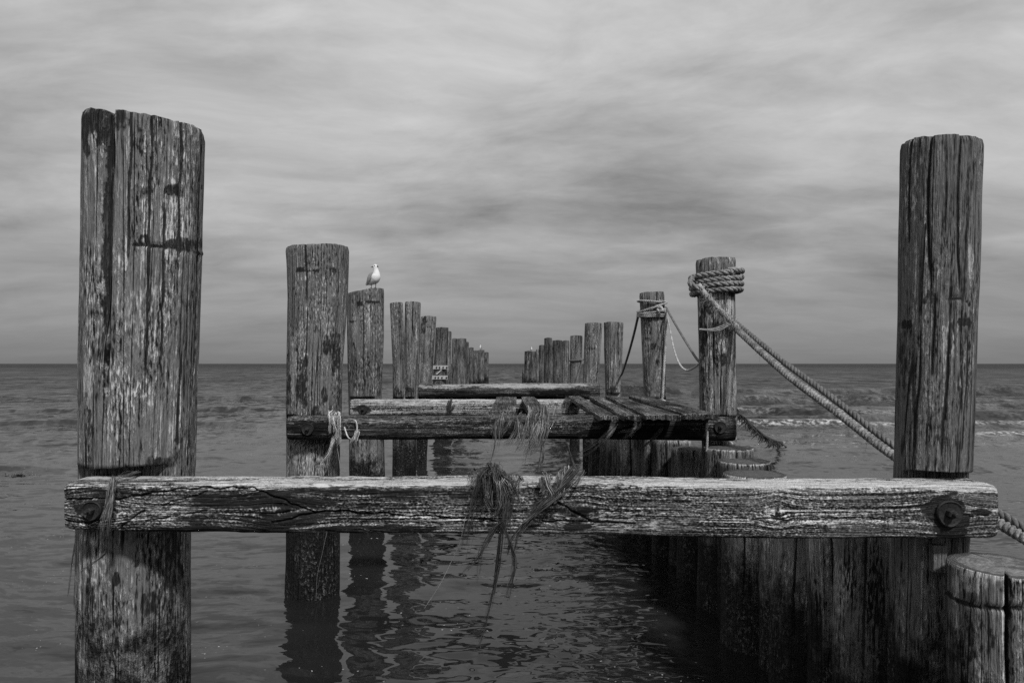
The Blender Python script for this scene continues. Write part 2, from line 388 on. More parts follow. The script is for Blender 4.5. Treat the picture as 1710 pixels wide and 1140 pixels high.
# ------------------------------------------------------------------ piles
PILES = {}
def pile(label, Y, prof, top=None, notch=None, cracks=(), stains_shade=(), pales=(), lines=(), nphi=72, step=.05, mat=None,
         zbot=-.5, ztop=None, group=None, seed=1, rough=1.0, cat='post', name='pile', split=None):
    """prof: rows (v, uL, uR) of the outline, top to bottom, in photo pixels at depth Y"""
    mat = mat or M_PILE
    pr = np.array(sorted(prof), float)
    tl = np.arctan((pr[:, 1]-CX)/F); tr = np.arctan((pr[:, 2]-CX)/F)
    th = (tl+tr)/2; de = (tr-tl)/2
    rr = Y/np.cos(th)*np.sin(de); xc = Y*np.tan(th)
    zz = CH-(pr[:, 0]-HV)/F*Y
    o = np.argsort(zz); zz, rr, xc = zz[o], rr[o], xc[o]
    th0 = float(np.mean(th)); rm = float(np.mean(rr))
    if top is not None:
        tu = np.array([p[0] for p in top], float); tv = np.array([p[1] for p in top], float)
        uc_ = F*math.tan(th0)+CX+(np.interp(zz[-1], zz, xc)-float(np.mean(xc)))/Y*F; uw_ = rr[-1]/Y*F/math.cos(th0)
        dep_ = Y-rm*np.cos(np.arcsin(np.clip((tu-uc_)/uw_, -.999, .999))-th0)
        tz = CH-(tv-HV)/F*dep_; tx = (tu-CX)/F*dep_; o_ = np.argsort(tx); tx, tz = tx[o_], tz[o_]
    else:
        tx = np.array([-1e3, 1e3]); tz = np.array([ztop, ztop]) if ztop is not None else np.array([zz[-1]]*2)
    zm = float(np.mean(tz))
    lev = list(np.arange(zbot, zm-.002, step))+[zm-.004, zm]
    if notch:
        n0 = CH-(notch[0]-HV)/F*(Y-rm); n1 = CH-(notch[1]-HV)/F*(Y-rm); dn = notch[2]
        lev = [l for l in lev if abs(l-n0) > .012 and abs(l-n1) > .012]+[n0-.004, n0+.004, n1-.004, n1+.004]
    lev = np.array(sorted(lev)); nz = len(lev)
    t = np.linspace(-1, 1, nphi+1); phi = np.pi*np.sign(t)*np.abs(t)**1.25
    PH, ZL = np.meshgrid(phi, lev)
    R0 = np.interp(ZL, zz, rr)
    XC = np.interp(ZL, zz, xc)
    rad = R0*(1+.035*rough*fbm(np.sin(PH)*1.3+9, ZL*1.1+np.cos(PH)*1.3, seed, 3))
    arc = PH*rm
    rad += rough*.0022*fbm(arc*26, ZL*.7, seed+5, 3)+rough*.0022*fbm(arc*80, ZL*1.6, seed+8, 2)
    rad += rough*.003*fbm(arc*9, ZL*4, seed+3, 3)
    wob = .02*fbm(ZL*2.0, 0*ZL, seed+2, 3)
    crack_shade = np.zeros_like(rad)
    for (cu, v0, v1, wpx, dep) in cracks:
        z0, z1 = sorted((CH-(v0-HV)/F*Y, CH-(v1-HV)/F*Y))
        uc = np.interp((z0+z1)/2, zz, (np.tan(th[o])*F+CX)); ur = np.interp((z0+z1)/2, zz, rr)/Y*F*1.02
        ph0 = math.asin(max(-.97, min(.97, (cu-uc)*math.cos(th0)/ur)))-th0
        w = max(wpx/F*Y, .0045)
        win = sstep(z0-.02, z0+.25*(z1-z0), ZL)*np.where(z1 > zm-.08, 1.0, 1-sstep(z1-.25*(z1-z0), z1+.02, ZL))
        ga = np.exp(-((PH-ph0-wob/rm)*rm/w)**2)*win; rad -= dep*ga; crack_shade = np.maximum(crack_shade, np.minimum(1, 1.3*ga)*(1.0 if wpx < 5 else .8))  # shade inside the crack is painted into the colour too
    # worn rim
    rad -= .006*rough*np.exp(-((zm-ZL)/.012)**2)*(1+vn(arc*30, ZL*0, seed+9))
    xl = rad*np.sin(PH); yl = -rad*np.cos(PH)
    ZT = np.interp(XC+xl, tx, tz)+.003*rough*fbm(arc*14, 0*arc, seed+4, 3)+.003*rough*fbm(arc*60, 0*arc, seed+14, 2)
    frac = np.clip((ZL-(zm-.35))/.35, 0, 1)**3
    Z = ZL+frac*(ZT-zm)
    if notch:
        inn = (ZL > n1)*(ZL < n0)
        lim = -dn*rm+.006*fbm(arc*10, ZL*8, seed+6, 2)
        yl = np.where((inn > 0) & (yl < lim), lim, yl)
        Z = Z+np.where((np.abs(ZL-n0) < .005) | (np.abs(ZL-n1) < .005), .014*fbm(arc*8, 0*arc, seed+7, 3), 0)
    Xw = XC+xl; Yw = Y+yl
    U = CX+Xw/Yw*F; Vv = HV-(Z-CH)/Yw*F
    facing = np.cos(PH+th0) > -.1
    stain = crack_shade; pl = np.zeros_like(U)
    for (su, sv, ru, rv, am) in stains_shade:
        e = ((U-su)/ru)**2+((Vv-sv)/rv)**2+1.5*fbm(arc*24, ZL*18, seed+31, 4)
        stain = np.maximum(stain, .72*am*(1-sstep(.55, 1.35, e))*facing)
    if name == 'pile_stump': pl = .8*sstep(zm-.02, zm-.006, ZL)
    for (su, sv, ru, rv, am) in pales:
        e = ((U-su)/ru)**2+((Vv-sv)/rv)**2+.9*fbm(arc*20, ZL*6, seed+33, 3)
        pl = np.maximum(pl, am*(1-sstep(.3, 1.3, e))*facing)
    for (pts, wpx, dep) in lines:
        g = np.exp(-(polydist(U, Vv, pts)/wpx)**2)*facing
        stain = np.maximum(stain, g)  # groove shade painted dark along with the dent
        Yw = Yw+dep*g
    V = np.stack([Xw, Yw, Z], -1).reshape(-1, 3)
    UV = np.stack([arc, ZL], -1).reshape(-1, 2)
    S = stain.ravel(); PL = pl.ravel()
    nc = nphi+1
    faces = grid_faces(nz, nc)
    fm = [0]*len(faces)
    # end grain cap
    rim = np.stack([Xw[-1], Yw[-1], Z[-1]], -1); cen = rim.mean(0); cen[2] = np.interp(cen[0], tx, tz)
    base = len(V); prev = (nz-1)*nc
    VV = [V]; UU = [UV]
    for q in (.82, .55, .28):
        ring = cen+(rim-cen)*q
        ring[:, 2] += .006*fbm(ring[:, 0]*40, ring[:, 1]*40, seed, 3)+.006*(1-q)
        VV.append(ring); UU.append(ring[:, :2]-cen[:2])
        for j in range(nphi):
            faces.append((prev+j, prev+j+1, base+j+1, base+j)); fm.append(1)
        prev = base; base += nc
    VV.append(cen[None]+[[0, 0, .006]]); UU.append(np.zeros((1, 2)))
    for j in range(nphi): faces.append((prev+j, prev+j+1, base)); fm.append(1)
    V = np.concatenate(VV); UV = np.concatenate(UU)
    ex = len(V)-len(S)
    loc = (float(xc[0]), Y, 0.0)
    ob = mesh_obj(name, V, faces, [mat, M_END_W if mat is M_PALI else M_END], loc, fmat=fm, uv=UV, attrs={'stain': np.concatenate([S, np.zeros(ex)]), 'pale': np.concatenate([PL, np.zeros(ex)])})
    tag(ob, label, cat, group)
    ob.pass_index = 0
    return ob

GL, GR, GP = 'tall piles of the left row', 'tall piles of the right row', 'low piles of the right palisade'
L1 = pile('thick split timber pile at the left end of the front crossbeam', 2.73,
     [(190, 135, 344), (420, 134, 338), (600, 131, 333), (780, 131, 327), (890, 127, 319), (1140, 125, 318)],
     top=[(128, 194), (136, 189), (150, 183), (178, 184), (183, 190), (187, 182), (230, 188), (290, 202), (320, 209), (344, 221), (360, 226)],
     notch=(783, 878, .5), nphi=230, step=.011, seed=3, group=GL,
     cracks=[(176, 180, 600, 7, .03), (183, 180, 730, 2.6, .05), (246, 190, 700, 1.2, .008), (215, 200, 470, 1., .006), (297, 190, 480, 1.2, .008), (300, 560, 760, 1.2, .008), (270, 300, 640, 1., .006), (330, 230, 700, 1., .006)],  # the wide crack also paints its shaded flank dark
     stains_shade=[(157, 215, 22, 45, .9), (200, 205, 16, 20, .9), (232, 226, 12, 22, .8), (216, 203, 7, 6, .9), (185, 240, 6, 12, .9), (289, 319, 14, 11, 1), (244, 322, 12, 10, .8), (327, 312, 10, 8, .8),
             (238, 398, 10, 14, .9), (308, 408, 32, 11, .9), (148, 720, 10, 70, .6), (300, 752, 30, 30, .6), (265, 770, 40, 10, .6), (265, 475, 25, 14, .5), (194, 966, 6, 11, 1), (234, 962, 6, 9, .8), (227, 938, 6, 8, .9), (250, 1010, 14, 22, .9), (285, 960, 22, 90, .75),
             (170, 1046, 40, 26, .7), (270, 1050, 45, 30, .7), (150, 1010, 12, 50, .7), (215, 1075, 30, 18, .6)],
     pales=[(160, 480, 22, 150, .35), (250, 540, 50, 90, .4), (290, 380, 30, 60, .5), (200, 640, 35, 60, .35), (150, 640, 12, 60, .5), (220, 1110, 90, 26, .55), (160, 950, 34, 60, .35)],
     lines=[([(222, 408), (262, 411), (337, 424)], 2.2, .012)])
R1 = pile('tall round pile at the right end of the front crossbeam', 2.70,
     [(240, 1503, 1644), (500, 1498, 1636), (700, 1493, 1630), (795, 1492, 1624), (900, 1486, 1619), (1140, 1483, 1612)],
     top=[(1490, 244), (1504, 236), (1520, 231), (1552, 228), (1556, 226), (1600, 225), (1630, 229), (1645, 236), (1660, 240)],
     notch=(793, 886, .15), nphi=200, step=.011, seed=17, group=GR, mat=M_PILE_S,
     cracks=[(1553, 225, 500, 1.5, .012), (1601, 225, 520, 1.2, .01), (1553, 480, 640, 1., .006), (1577, 500, 780, 1., .006), (1610, 520, 780, 1., .006), (1530, 560, 780, 1., .006), (1520, 240, 420, .9, .006)],
     stains_shade=[(1512, 541, 10, 8, 1), (1613, 537, 12, 7, 1), (1550, 495, 16, 14, .7), (1530, 700, 25, 60, .4), (1575, 745, 22, 45, .4), (1508, 610, 8, 60, .6)],
     pales=[(1585, 580, 14, 60, .4), (1622, 440, 6, 50, .5), (1610, 620, 20, 50, .35), (1545, 320, 40, 80, .15)],
     lines=[([(1578, 497), (1612, 500), (1622, 512)], 1.8, .008)])
L2 = pile('second thick pile of the left row, with a dark row of marks near its top', 5.46,
     [(415, 477, 583), (500, 480, 580), (600, 479, 573), (695, 478, 570), (740, 478, 568), (890, 477, 568), (985, 475, 568)],
     top=[(470, 416), (478, 414), (486, 410), (530, 408), (583, 413), (590, 416)],
     notch=(695, 742, .5), nphi=150, step=.02, seed=23, group=GL,
     cracks=[(511, 405, 520, 1.3, .03), (512, 500, 640, 1.0, .02), (563, 420, 640, 1.0, .02), (496, 560, 690, 1, .015)],
     stains_shade=[(500, 451, 9, 4, 1), (517, 451, 5, 4, 1), (527, 452, 11, 5, 1), (558, 453, 4, 7, .9), (560, 590, 10, 40, .8), (546, 575, 8, 20, .8), (505, 640, 10, 50, .7), (527, 690, 8, 14, .9), (542, 660, 5, 14, .9), (480, 640, 6, 60, .6), (566, 660, 8, 40, .7), (530, 540, 10, 20, .5)],
     pales=[(500, 590, 14, 60, .4), (548, 545, 14, 40, .4), (520, 765, 46, 40, .42)])
R2 = pile('second pile of the right row, wrapped with thick twisted rope', 5.46,
     [(432, 1161, 1229), (490, 1164, 1228), (600, 1167, 1229), (695, 1168, 1231), (740, 1172, 1230)],
     top=[(1155, 440), (1162, 435), (1168, 433), (1170, 437), (1173, 431), (1200, 429), (1229, 431), (1236, 436)],
     notch=(695, 738, .3), nphi=130, step=.02, seed=37, group=GR,
     cracks=[(1168, 428, 460, 1.2, .035), (1204, 560, 690, 1, .015), (1190, 500, 640, 1, .015)],
     stains_shade=[(1220, 492, 10, 4, .9), (1185, 515, 5, 12, .8), (1203, 600, 10, 10, .8), (1174, 560, 6, 60, .7), (1178, 650, 8, 40, .6)],
     pales=[(1219, 520, 7, 30, .7), (1185, 530, 14, 26, .5), (1220, 650, 10, 50, .6), (1204, 570, 14, 40, .4)])
L3 = pile('pile with a slanted top on which the gull stands', 7.64,
     [(486, 579, 641), (560, 580, 641), (668, 582, 637), (735, 583, 641), (795, 583, 643)],
     top=[(574, 493), (580, 490), (600, 485), (614, 482), (641, 482), (646, 484)], notch=(664, 700, .55), nphi=100, step=.03, seed=41, group=GL,
     cracks=[(607, 500, 640, .9, .02)], stains_shade=[(599, 506, 6, 5, 1), (615, 505, 5, 3, 1), (628, 505, 8, 3, 1), (588, 535, 6, 3, .8), (590, 620, 8, 40, .7), (632, 620, 6, 40, .6)], pales=[(612, 530, 14, 50, .25)])
R3 = pile('pile lashed with several turns of thin rope below its top', 7.64,
     [(488, 1067, 1109), (560, 1071, 1112), (665, 1075, 1113), (740, 1076, 1113)],
     top=[(1060, 490), (1068, 489), (1088, 487), (1109, 487), (1114, 488)], notch=(666, 705, .3), nphi=90, step=.03, seed=47, group=GR,
     cracks=[(1099, 486, 530, .9, .02)], stains_shade=[(1081, 563, 9, 2.5, .9), (1093, 580, 9, 8, .7), (1098, 606, 6, 6, .8), (1082, 640, 8, 20, .5)])  # lowest dark mark paints the rope's shadow on the pile
pile('narrow left half of the pair of leaning piles beside the gull pile', 10.05, [(505, 651, 673), (600, 655, 676), (660, 656, 677), (795, 655, 676)],
     top=[(648, 506), (652, 506), (662, 504), (675, 505)], notch=(664, 702, .4), nphi=64, step=.04, seed=51, group=GL, stains_shade=[(660, 655, 20, 8, .7)])
pile('broader right half of the pair of leaning piles beside the gull pile', 10.3, [(504, 676, 703), (560, 675, 701), (650, 675, 695), (795, 676, 695)],
     top=[(672, 504), (690, 503), (706, 505)], notch=(664, 702, .4), nphi=64, step=.04, seed=53, group=GL, cracks=[(688, 505, 560, .8, .02)], stains_shade=[(685, 655, 12, 9, .7)])
pile('dark-blotched pile flaring to a flat top, left of the log crossbeam', 12.6, [(528, 703, 729), (600, 699, 724), (660, 697, 719), (761, 695, 713)],
     top=[(700, 529), (716, 527), (729, 529)], nphi=60, step=.05, seed=57, group=GL, mat=M_PILE, stains_shade=[(709, 538, 6, 8, .9), (707, 550, 5, 7, .8), (717, 545, 5, 5, .7), (722, 600, 4, 40, .6)])
L6 = pile('left row pile with two pale battens bolted to its side', 17.5, [(546, 728, 749), (640, 723, 746)], top=[(726, 547), (735, 546), (749, 547)], nphi=48, step=.06, seed=61, group=GL, mat=M_FAR)
far_l = [(744, 754, 553, 19.5, 'slim left row pile peeping out right behind the battened pile'), (755, 763, 565, 25.2, 'slim left row pile between the battened pile and the broad flat-topped one'),
         (762, 779, 565, 26.5, 'broad flat-topped far pile of the left row'), (777, 783, 571, 31, 'thin far pile just right of the broad flat-topped left one'),
         (783, 791, 580, 40, 'first of the four lowest-looking piles at the far end of the left row'), (790, 799, 585, 44, 'far left row pile just before the one with a gull on top'),
         (798, 809, 584, 48, 'far left row pile with a small gull on top'), (808, 816, 588, 58, 'last pile at the seaward end of the left row')]
FARL = {}
for i, (a, b_, tv, Yd, lab) in enumerate(far_l):
    FARL[i] = pile(lab, Yd, [(tv, a, b_), (642, a-(1 if i < 4 else 0), b_-(1 if i < 6 else 0))], top=[(a-2, tv+1), ((a+b_)/2, tv-.5), (b_+2, tv+.6)], nphi=40, step=.1, seed=70+i, group=GL, mat=M_FAR)
pile('smooth right row pile with an empty notch near its foot, nearest the plank deck', 10.1, [(538, 1008, 1041), (600, 1009, 1039), (655, 1011, 1036), (740, 1011, 1036)],
     top=[(1004, 540), (1010, 538), (1025, 537), (1041, 539)], notch=(656, 690, .3), nphi=64, step=.04, seed=81, group=GR, cracks=[(1033, 540, 600, .8, .02)], stains_shade=[(1024, 650, 6, 5, .9)])
pile('right row pile tapering downward behind the right end of the log crossbeam', 12.4, [(539, 977, 1006), (600, 975, 1002), (655, 973, 998), (740, 973, 998)],
     top=[(973, 540), (990, 538), (1007, 540)], nphi=60, step=.05, seed=83, group=GR, stains_shade=[(985, 583, 8, 2, .8), (988, 565, 2, 2, .8)])
pile('round right row pile with a thin rope tied round its middle', 15.0, [(560, 952, 973), (600, 952, 972), (642, 951, 968)], top=[(950, 561), (960, 559.5), (974, 561)], nphi=56, step=.06, seed=85, group=GR, mat=M_FAR)
far_r = [(939, 951, 568.5, 18, 'right row pile just left of the round rope-tied one'), (924, 939, 568, 21, 'broad far pile in the middle of the right row with flat top'),
         (915, 925, 568, 24.5, 'slim far pile between the broad flat one and the split-topped one'), (909, 922, 564, 27, 'split-topped tallest-looking pile in the far right row'), (900, 910, 576, 31, 'far right row pile one step below the split-topped pile'),
         (895, 903, 583, 38, 'far right row pile two steps below the split-topped pile'), (887, 897, 586.5, 45, 'far right row pile next to the one where a gull sits'),
         (876, 889, 586, 50, 'far right row pile where a small pale gull sits'), (872, 877, 616, 56, 'low black stub at the seaward end of the right row')]
for i, (a, b_, tv, Yd, lab) in enumerate(far_r):
    pile(lab, Yd, [(tv, a, b_), (642, a-.5, b_-1)], top=[(a-2, tv+1), ((a+b_)/2, tv-.5), (b_+2, tv+.6)], nphi=40, step=.1, seed=90+i, group=GR, mat=M_FAR if i < 7 else M_PILE_D)

# low palisade of the right row
FS = pile('cut pile stump with a groove round it in the right foreground corner', 2.36, [(940, 1580, 1772), (1140, 1579, 1772)], top=None, ztop=1.135, nphi=200, step=.011, seed=101, group=GP, name='pile_stump',
     cracks=[(1686, 930, 1140, 3.0, .06)], stains_shade=[(1688, 940, 8, 24, 1), (1620, 1060, 40, 40, .5)], pales=[(1625, 970, 40, 24, .6), (1600, 1040, 25, 50, .3)], mat=M_PILE,
     lines=[([(1583, 990), (1600, 1003), (1640, 1014), (1680, 1017), (1725, 1012), (1780, 990)], 3.5, .012)], rough=.7)
pal = [(3.10, .195, 1.10), (3.46, .165, 1.12), (3.78, .17, 1.07), (4.14, .18, 1.10), (4.50, .20, 1.105), (4.86, .19, 1.14), (5.14, .19, 1.20),
       (5.86, .18, 1.10), (6.24, .17, 1.06), (6.62, .18, 1.1), (7.0, .18, 1.05), (7.32, .14, 1.1), (8.05, .18, 1.08), (8.45, .18, 1.1), (8.9, .18, 1.07), (9.35, .18, 1.1), (9.75, .14, 1.08),
       (10.6, .18, 1.08), (11.1, .18, 1.1), (11.6, .18, 1.05)]
ordn = ['first', 'second', 'third', 'fourth', 'fifth', 'sixth', 'seventh', 'eighth', 'ninth', 'tenth', 'eleventh', 'twelfth']
for i, (Yd, r, zt) in enumerate(pal):
    r *= .985; xc = 1.735-.022*Yd+.05*math.sin(i*2.7)
    th = math.atan2(xc, Yd); dd = math.asin(r/math.hypot(xc, Yd))
    a, b_ = CX+F*math.tan(th-dd), CX+F*math.tan(th+dd)
    vt = HV+F*(CH-zt)/Yd
    if i < 4: lab = f'black weedy low pile under the front crossbeam, {ordn[i]} behind the front right pile'
    elif i < 7: lab = ['cut stump low in front of the rope-wrapped pile, nearest of three in view', 'middle one of three cut stumps in front of the rope-wrapped pile', 'cut stump standing closest to the rope-wrapped pile'][i-4]
    elif i < 12: lab = f'dark low pile under the plank deck, {ordn[i-7]} behind the rope-wrapped pile'
    elif i < 17: lab = f'dark low pile in shade below the deck, {ordn[i-12]} behind the rope-lashed pile'
    else: lab = f'dark low pile beyond the deck, {ordn[i-17]} behind the notched smooth pile'
    dxp = (-.012, .02, -.03, .0)[i % 4]*F/Yd
    pile(lab, Yd, [(vt, a-dxp, b_-dxp), (vt+200*3/Yd, a, b_), (vt+420*3/Yd, a-3, b_+3)], ztop=zt, nphi=110 if i < 7 else 56, step=.02 if i < 7 else .05, seed=120+i*3, group=GP,
         name='pile_stump', mat=M_PALI, rough=1.5, cracks=[(a+(b_-a)*.35, vt, vt+300*3/Yd, 1.5, .02), (a+(b_-a)*.7, vt, vt+200*3/Yd, 1.5, .02)],
         pales=([(1405, 975, 22, 60, .5), (1400, 1090, 30, 40, .35)] if i == 0 else [(1290, 960, 10, 60, .3)] if i == 3 else [(1240, 945, 14, 50, .5)] if i == 4 else []))

# ------------------------------------------------------------------ crossbeams
def beam(label, A, B, h, d, ex, mat, nl=200, ns=72, seed=1, cracks=(), stains_shade=(), pales=(), knots=(), edgewear_lit=.5, disp=1.0, taper=(1, 1), name='crossbeam', group='crossbeams between the two rows'):
    """A, B: centre points of the two ends; section superellipse h x d with exponent ex"""
    A = np.array(A); B = np.array(B); L = np.linalg.norm(B-A)
    s = np.linspace(0, 1, nl); t = np.linspace(0, 2*np.pi, ns+1)
    c, sn = np.cos(t), np.sin(t)
    yy = np.sign(c)*np.abs(c)**(2/ex)*d/2; zz = np.sign(sn)*np.abs(sn)**(2/ex)*h/2
    # respace evenly along the outline
    al = np.concatenate([[0], np.cumsum(np.hypot(np.diff(yy), np.diff(zz)))])
    q = np.linspace(0, al[-1], ns+1); yy = np.interp(q, al, yy); zz = np.interp(q, al, zz)
    S, _ = np.meshgrid(s, q, indexing='ij'); Q = np.broadcast_to(q, S.shape); YY = np.broadcast_to(yy, S.shape).copy(); ZZ = np.broadcast_to(zz, S.shape).copy()
    tp = taper[0]+(taper[1]-taper[0])*S
    X = S*L
    nrm = np.hypot(YY/d, ZZ/h)+1e-6
    k = tp*(1+disp*(.05*fbm(X*1.6, Q*3, seed, 3)))
    k = k*(1-.05*np.exp(-((np.minimum(S, 1-S)*L)/.012)**2))
    off = disp*(.004*fbm(X*2.5, Q*60, seed+4, 3)+.003*fbm(X*14, Q*25, seed+6, 3))
    YY = YY*k+off*YY/d/nrm; ZZ = ZZ*k+off*ZZ/h/nrm
    ZZ += .010*disp*fbm(X*1.1, 0*X, seed+12, 2)
    edge = sstep(.52, .66, nrm)*(ZZ > 0)           # upper arrises: worn pale, with top light painted in
    cen = A+(B-A)*S[..., None]
    dirx = (B-A)/L; dy = np.array([-dirx[1], dirx[0], 0.0]); dy /= np.linalg.norm(dy)
    Pw = cen+dy*YY[..., None]; Pw[..., 2] += ZZ
    U = CX+Pw[..., 0]/Pw[..., 1]*F; W = HV-(Pw[..., 2]-CH)/Pw[..., 1]*F
    front = YY < -.12*d
    stain = np.zeros_like(X); pl = edgewear_lit*sstep(.28, .44, ZZ/h+.10*fbm(X*5, Q*8, seed+23, 3))*(.35+.65*sstep(-.22, .10, fbm(X*4, Q*22, seed+21, 4)+.03))  # pale upper side: worn edge plus sunlit highlight painted into the colour
    ug = Q.copy()
    for (ku, kv, lu, lv, am) in knots:
        e = np.exp(-((U-ku)/lu)**2-((W-kv)/lv)**2)*front
        iz = np.argmin(np.hypot(U-ku, W-kv)*np.where(front, 1, 99)); q0 = Q.ravel()[iz]
        ug = ug+(q0-ug)*e*.78
        stain = np.maximum(stain, am*np.exp(-((U-ku)/(lu*.35))**2-((W-kv)/(lv*.35))**2)*front)
    for (su, sv, ru, rv, am) in stains_shade:
        e = ((U-su)/ru)**2+((W-sv)/rv)**2+1.0*fbm(X*12, Q*30, seed+31, 3)
        stain = np.maximum(stain, am*(1-sstep(.35, 1.3, e)))
    for (su, sv, ru, rv, am) in pales:
        e = ((U-su)/ru)**2+((W-sv)/rv)**2+1.0*fbm(X*9, Q*40, seed+33, 3)
        pl = np.maximum(pl, am*(1-sstep(.3, 1.4, e)))
    for (pts, wpx, dep) in cracks:
        g = np.exp(-(polydist(U+3*fbm(X*25, Q*25, seed+41, 3), W+5*fbm(X*22, Q*22, seed+42, 3), pts)/(wpx*(.75+1.3*np.clip(fbm(X*9, 0*X, seed+43, 2)+.2, 0, 1))))**2)*front
        Pw += dy*(dep*g)[..., None]; stain = np.maximum(stain, g*.9)  # crack shade painted into the colour with the groove
    V = Pw.reshape(-1, 3); UV = np.stack([ug, X], -1).reshape(-1, 2)
    nc = ns+1
    f = grid_faces(nl, nc); f = [x[::-1] for x in f]; fm = [0]*len(f)
    base = len(V); caps = []
    for e, i in ((0, 0), (1, nl-1)):
        cpt = Pw[i].mean(0); caps.append(cpt)
        for j in range(ns):
            f.append((i*nc+j, i*nc+j+1, base+e) if e == 0 else (i*nc+j+1, i*nc+j, base+e)); fm.append(1)
    V = np.concatenate([V, caps]); UV = np.concatenate([UV, [[0, 0], [0, 0]]])
    z2 = np.zeros(2)
    o = mesh_obj(name, V, f, [mat, M_END], tuple(A), fmat=fm, uv=UV, attrs={'stain': np.concatenate([stain.ravel(), z2]), 'pale': np.concatenate([pl.ravel(), z2])})
    tag(o, label, 'beam', group)
    return o

def bolt(parent, c, r, seed=0):
    """washer dish with a nut in its middle, facing the camera side"""
    c = np.array(c); n = 28
    prof = [(0, 1.0), (.012, 1.0), (.016, .93), (.012, .80), (.010, .45)]
    V = []; f = []
    for (y, q) in prof:
        for j in range(n):
            a = 2*math.pi*j/n; w = r*q*(1+.04*math.sin(3*a+seed))
            V.append(c+[w*math.cos(a), -y, w*math.sin(a)])
    f += grid_faces(len(prof), n, True)
    V.append(c+[0, -.010, 0]); k = len(V)-1; b0 = (len(prof)-1)*n
    for j in range(n): f.append((b0+j, b0+(j+1) % n, k))
    w = mesh_obj('washer', V, f, M_IRON, tuple(c), parent, smooth=False)
    V = []; 
    for (y, q) in ((.008, .36), (.030, .36), (.034, .30)):
        for j in range(6):
            a = math.pi*j/3+.3; V.append(c+[r*q*math.cos(a), -y, r*q*math.sin(a)])
    f = grid_faces(3, 6, True); f.append(tuple(range(12, 18)))
    b0 = len(V)
    for (y, q) in ((.034, .17), (.05, .17), (.053, .12)):
        for j in range(10):
            a = math.pi*j/5; V.append(c+[r*q*math.cos(a), -y, r*q*math.sin(a)])
    f += grid_faces(3, 10, True, b0); f.append(tuple(range(b0+20, b0+30)))
    mesh_obj('nut', V, f, M_IRON, tuple(c), w, smooth=False)
    return w

zl, zr = (1.41+1.235)/2, (1.386+1.192)/2
B1 = beam('large square weathered crossbeam across the foreground, hung with weed', (-1.596, 2.515, zl), (1.765, 2.575, zr), .19, .19, 7, M_BEAM, nl=1100, ns=230, seed=5, taper=(.94, 1.03), edgewear_lit=.72,
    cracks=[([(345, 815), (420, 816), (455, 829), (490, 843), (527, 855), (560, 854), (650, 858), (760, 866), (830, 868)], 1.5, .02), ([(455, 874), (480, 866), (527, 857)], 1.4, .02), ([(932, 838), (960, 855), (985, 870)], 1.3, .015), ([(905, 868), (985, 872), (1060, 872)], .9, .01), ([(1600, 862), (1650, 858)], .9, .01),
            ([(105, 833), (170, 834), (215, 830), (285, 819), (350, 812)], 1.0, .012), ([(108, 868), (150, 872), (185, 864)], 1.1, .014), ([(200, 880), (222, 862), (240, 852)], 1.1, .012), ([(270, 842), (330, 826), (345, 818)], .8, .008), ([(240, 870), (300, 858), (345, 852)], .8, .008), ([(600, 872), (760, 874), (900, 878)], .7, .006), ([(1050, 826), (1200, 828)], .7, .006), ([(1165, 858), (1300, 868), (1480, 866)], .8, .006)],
    stains_shade=[(160, 850, 34, 20, .95), (1583, 855, 44, 34, 1.0), (1590, 885, 24, 20, .9), (1640, 855, 30, 8, .8), (965, 855, 40, 20, .5), (640, 845, 60, 10, .5), (430, 835, 130, 16, .7), (470, 868, 90, 16, .8), (200, 822, 90, 12, .55), (960, 880, 30, 7, .9), (380, 883, 120, 8, .8), (620, 882, 120, 8, .7), (700, 825, 130, 10, .6), (1100, 840, 100, 14, .35), (560, 820, 100, 8, .6), (340, 865, 60, 14, .5)],
    pales=[(1300, 808, 330, 7, 1.0), (1570, 808, 100, 7, 1.0), (700, 807, 80, 5, .9), (350, 807, 60, 5, .9), (520, 807, 60, 4, .7), (1050, 870, 130, 22, .4), (720, 860, 90, 18, .4), (1350, 865, 150, 24, .3), (300, 855, 50, 20, .35)],  # top strips: worn arris, brightened by a painted highlight
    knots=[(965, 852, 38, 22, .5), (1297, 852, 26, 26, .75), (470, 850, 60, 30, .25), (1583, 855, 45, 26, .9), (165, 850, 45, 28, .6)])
bolt(B1, P(1583, 856, 2.473), .048)
bolt(B1, P(156, 851, 2.417), .034)
B2 = beam('dark crossbeam in the middle that carries the front ends of the deck planks', (-1.70, 5.245, 1.345), (1.69, 5.245, 1.335), .178, .22, 3.4, M_BEAM2, nl=260, ns=64, seed=15, edgewear_lit=.35,
    stains_shade=[(1060, 725, 150, 14, .9), (520, 716, 50, 14, .6), (670, 717, 30, 10, .5), (850, 725, 40, 12, .8)], pales=[(640, 704, 110, 4, .4), (930, 707, 40, 6, .3)], cracks=[([(600, 709), (760, 708), (900, 711)], .8, .008)])  # broad dark mark paints the shadow of the deck planks
bolt(B2, P(514, 716, 5.135), .046); bolt(B2, P(1202, 713, 5.135), .046)
B3 = beam('pale bleached crossbeam behind the dark one, bearing the rear of the deck', (-1.74, 7.43, 1.35), (1.66, 7.43, 1.35), .185, .20, 4.0, M_BEAM3, nl=220, ns=56, seed=25, edgewear_lit=.8,
    stains_shade=[(607, 683, 18, 8, .8), (700, 693, 90, 4, .6), (860, 688, 30, 8, .7)], pales=[(720, 672, 120, 5, .6), (930, 672, 80, 8, .4)], cracks=[([(600, 684), (700, 682), (850, 680)], .7, .008), ([(640, 690), (800, 690)], .6, .007)])
bolt(B3, P(606, 683, 7.33), .05)
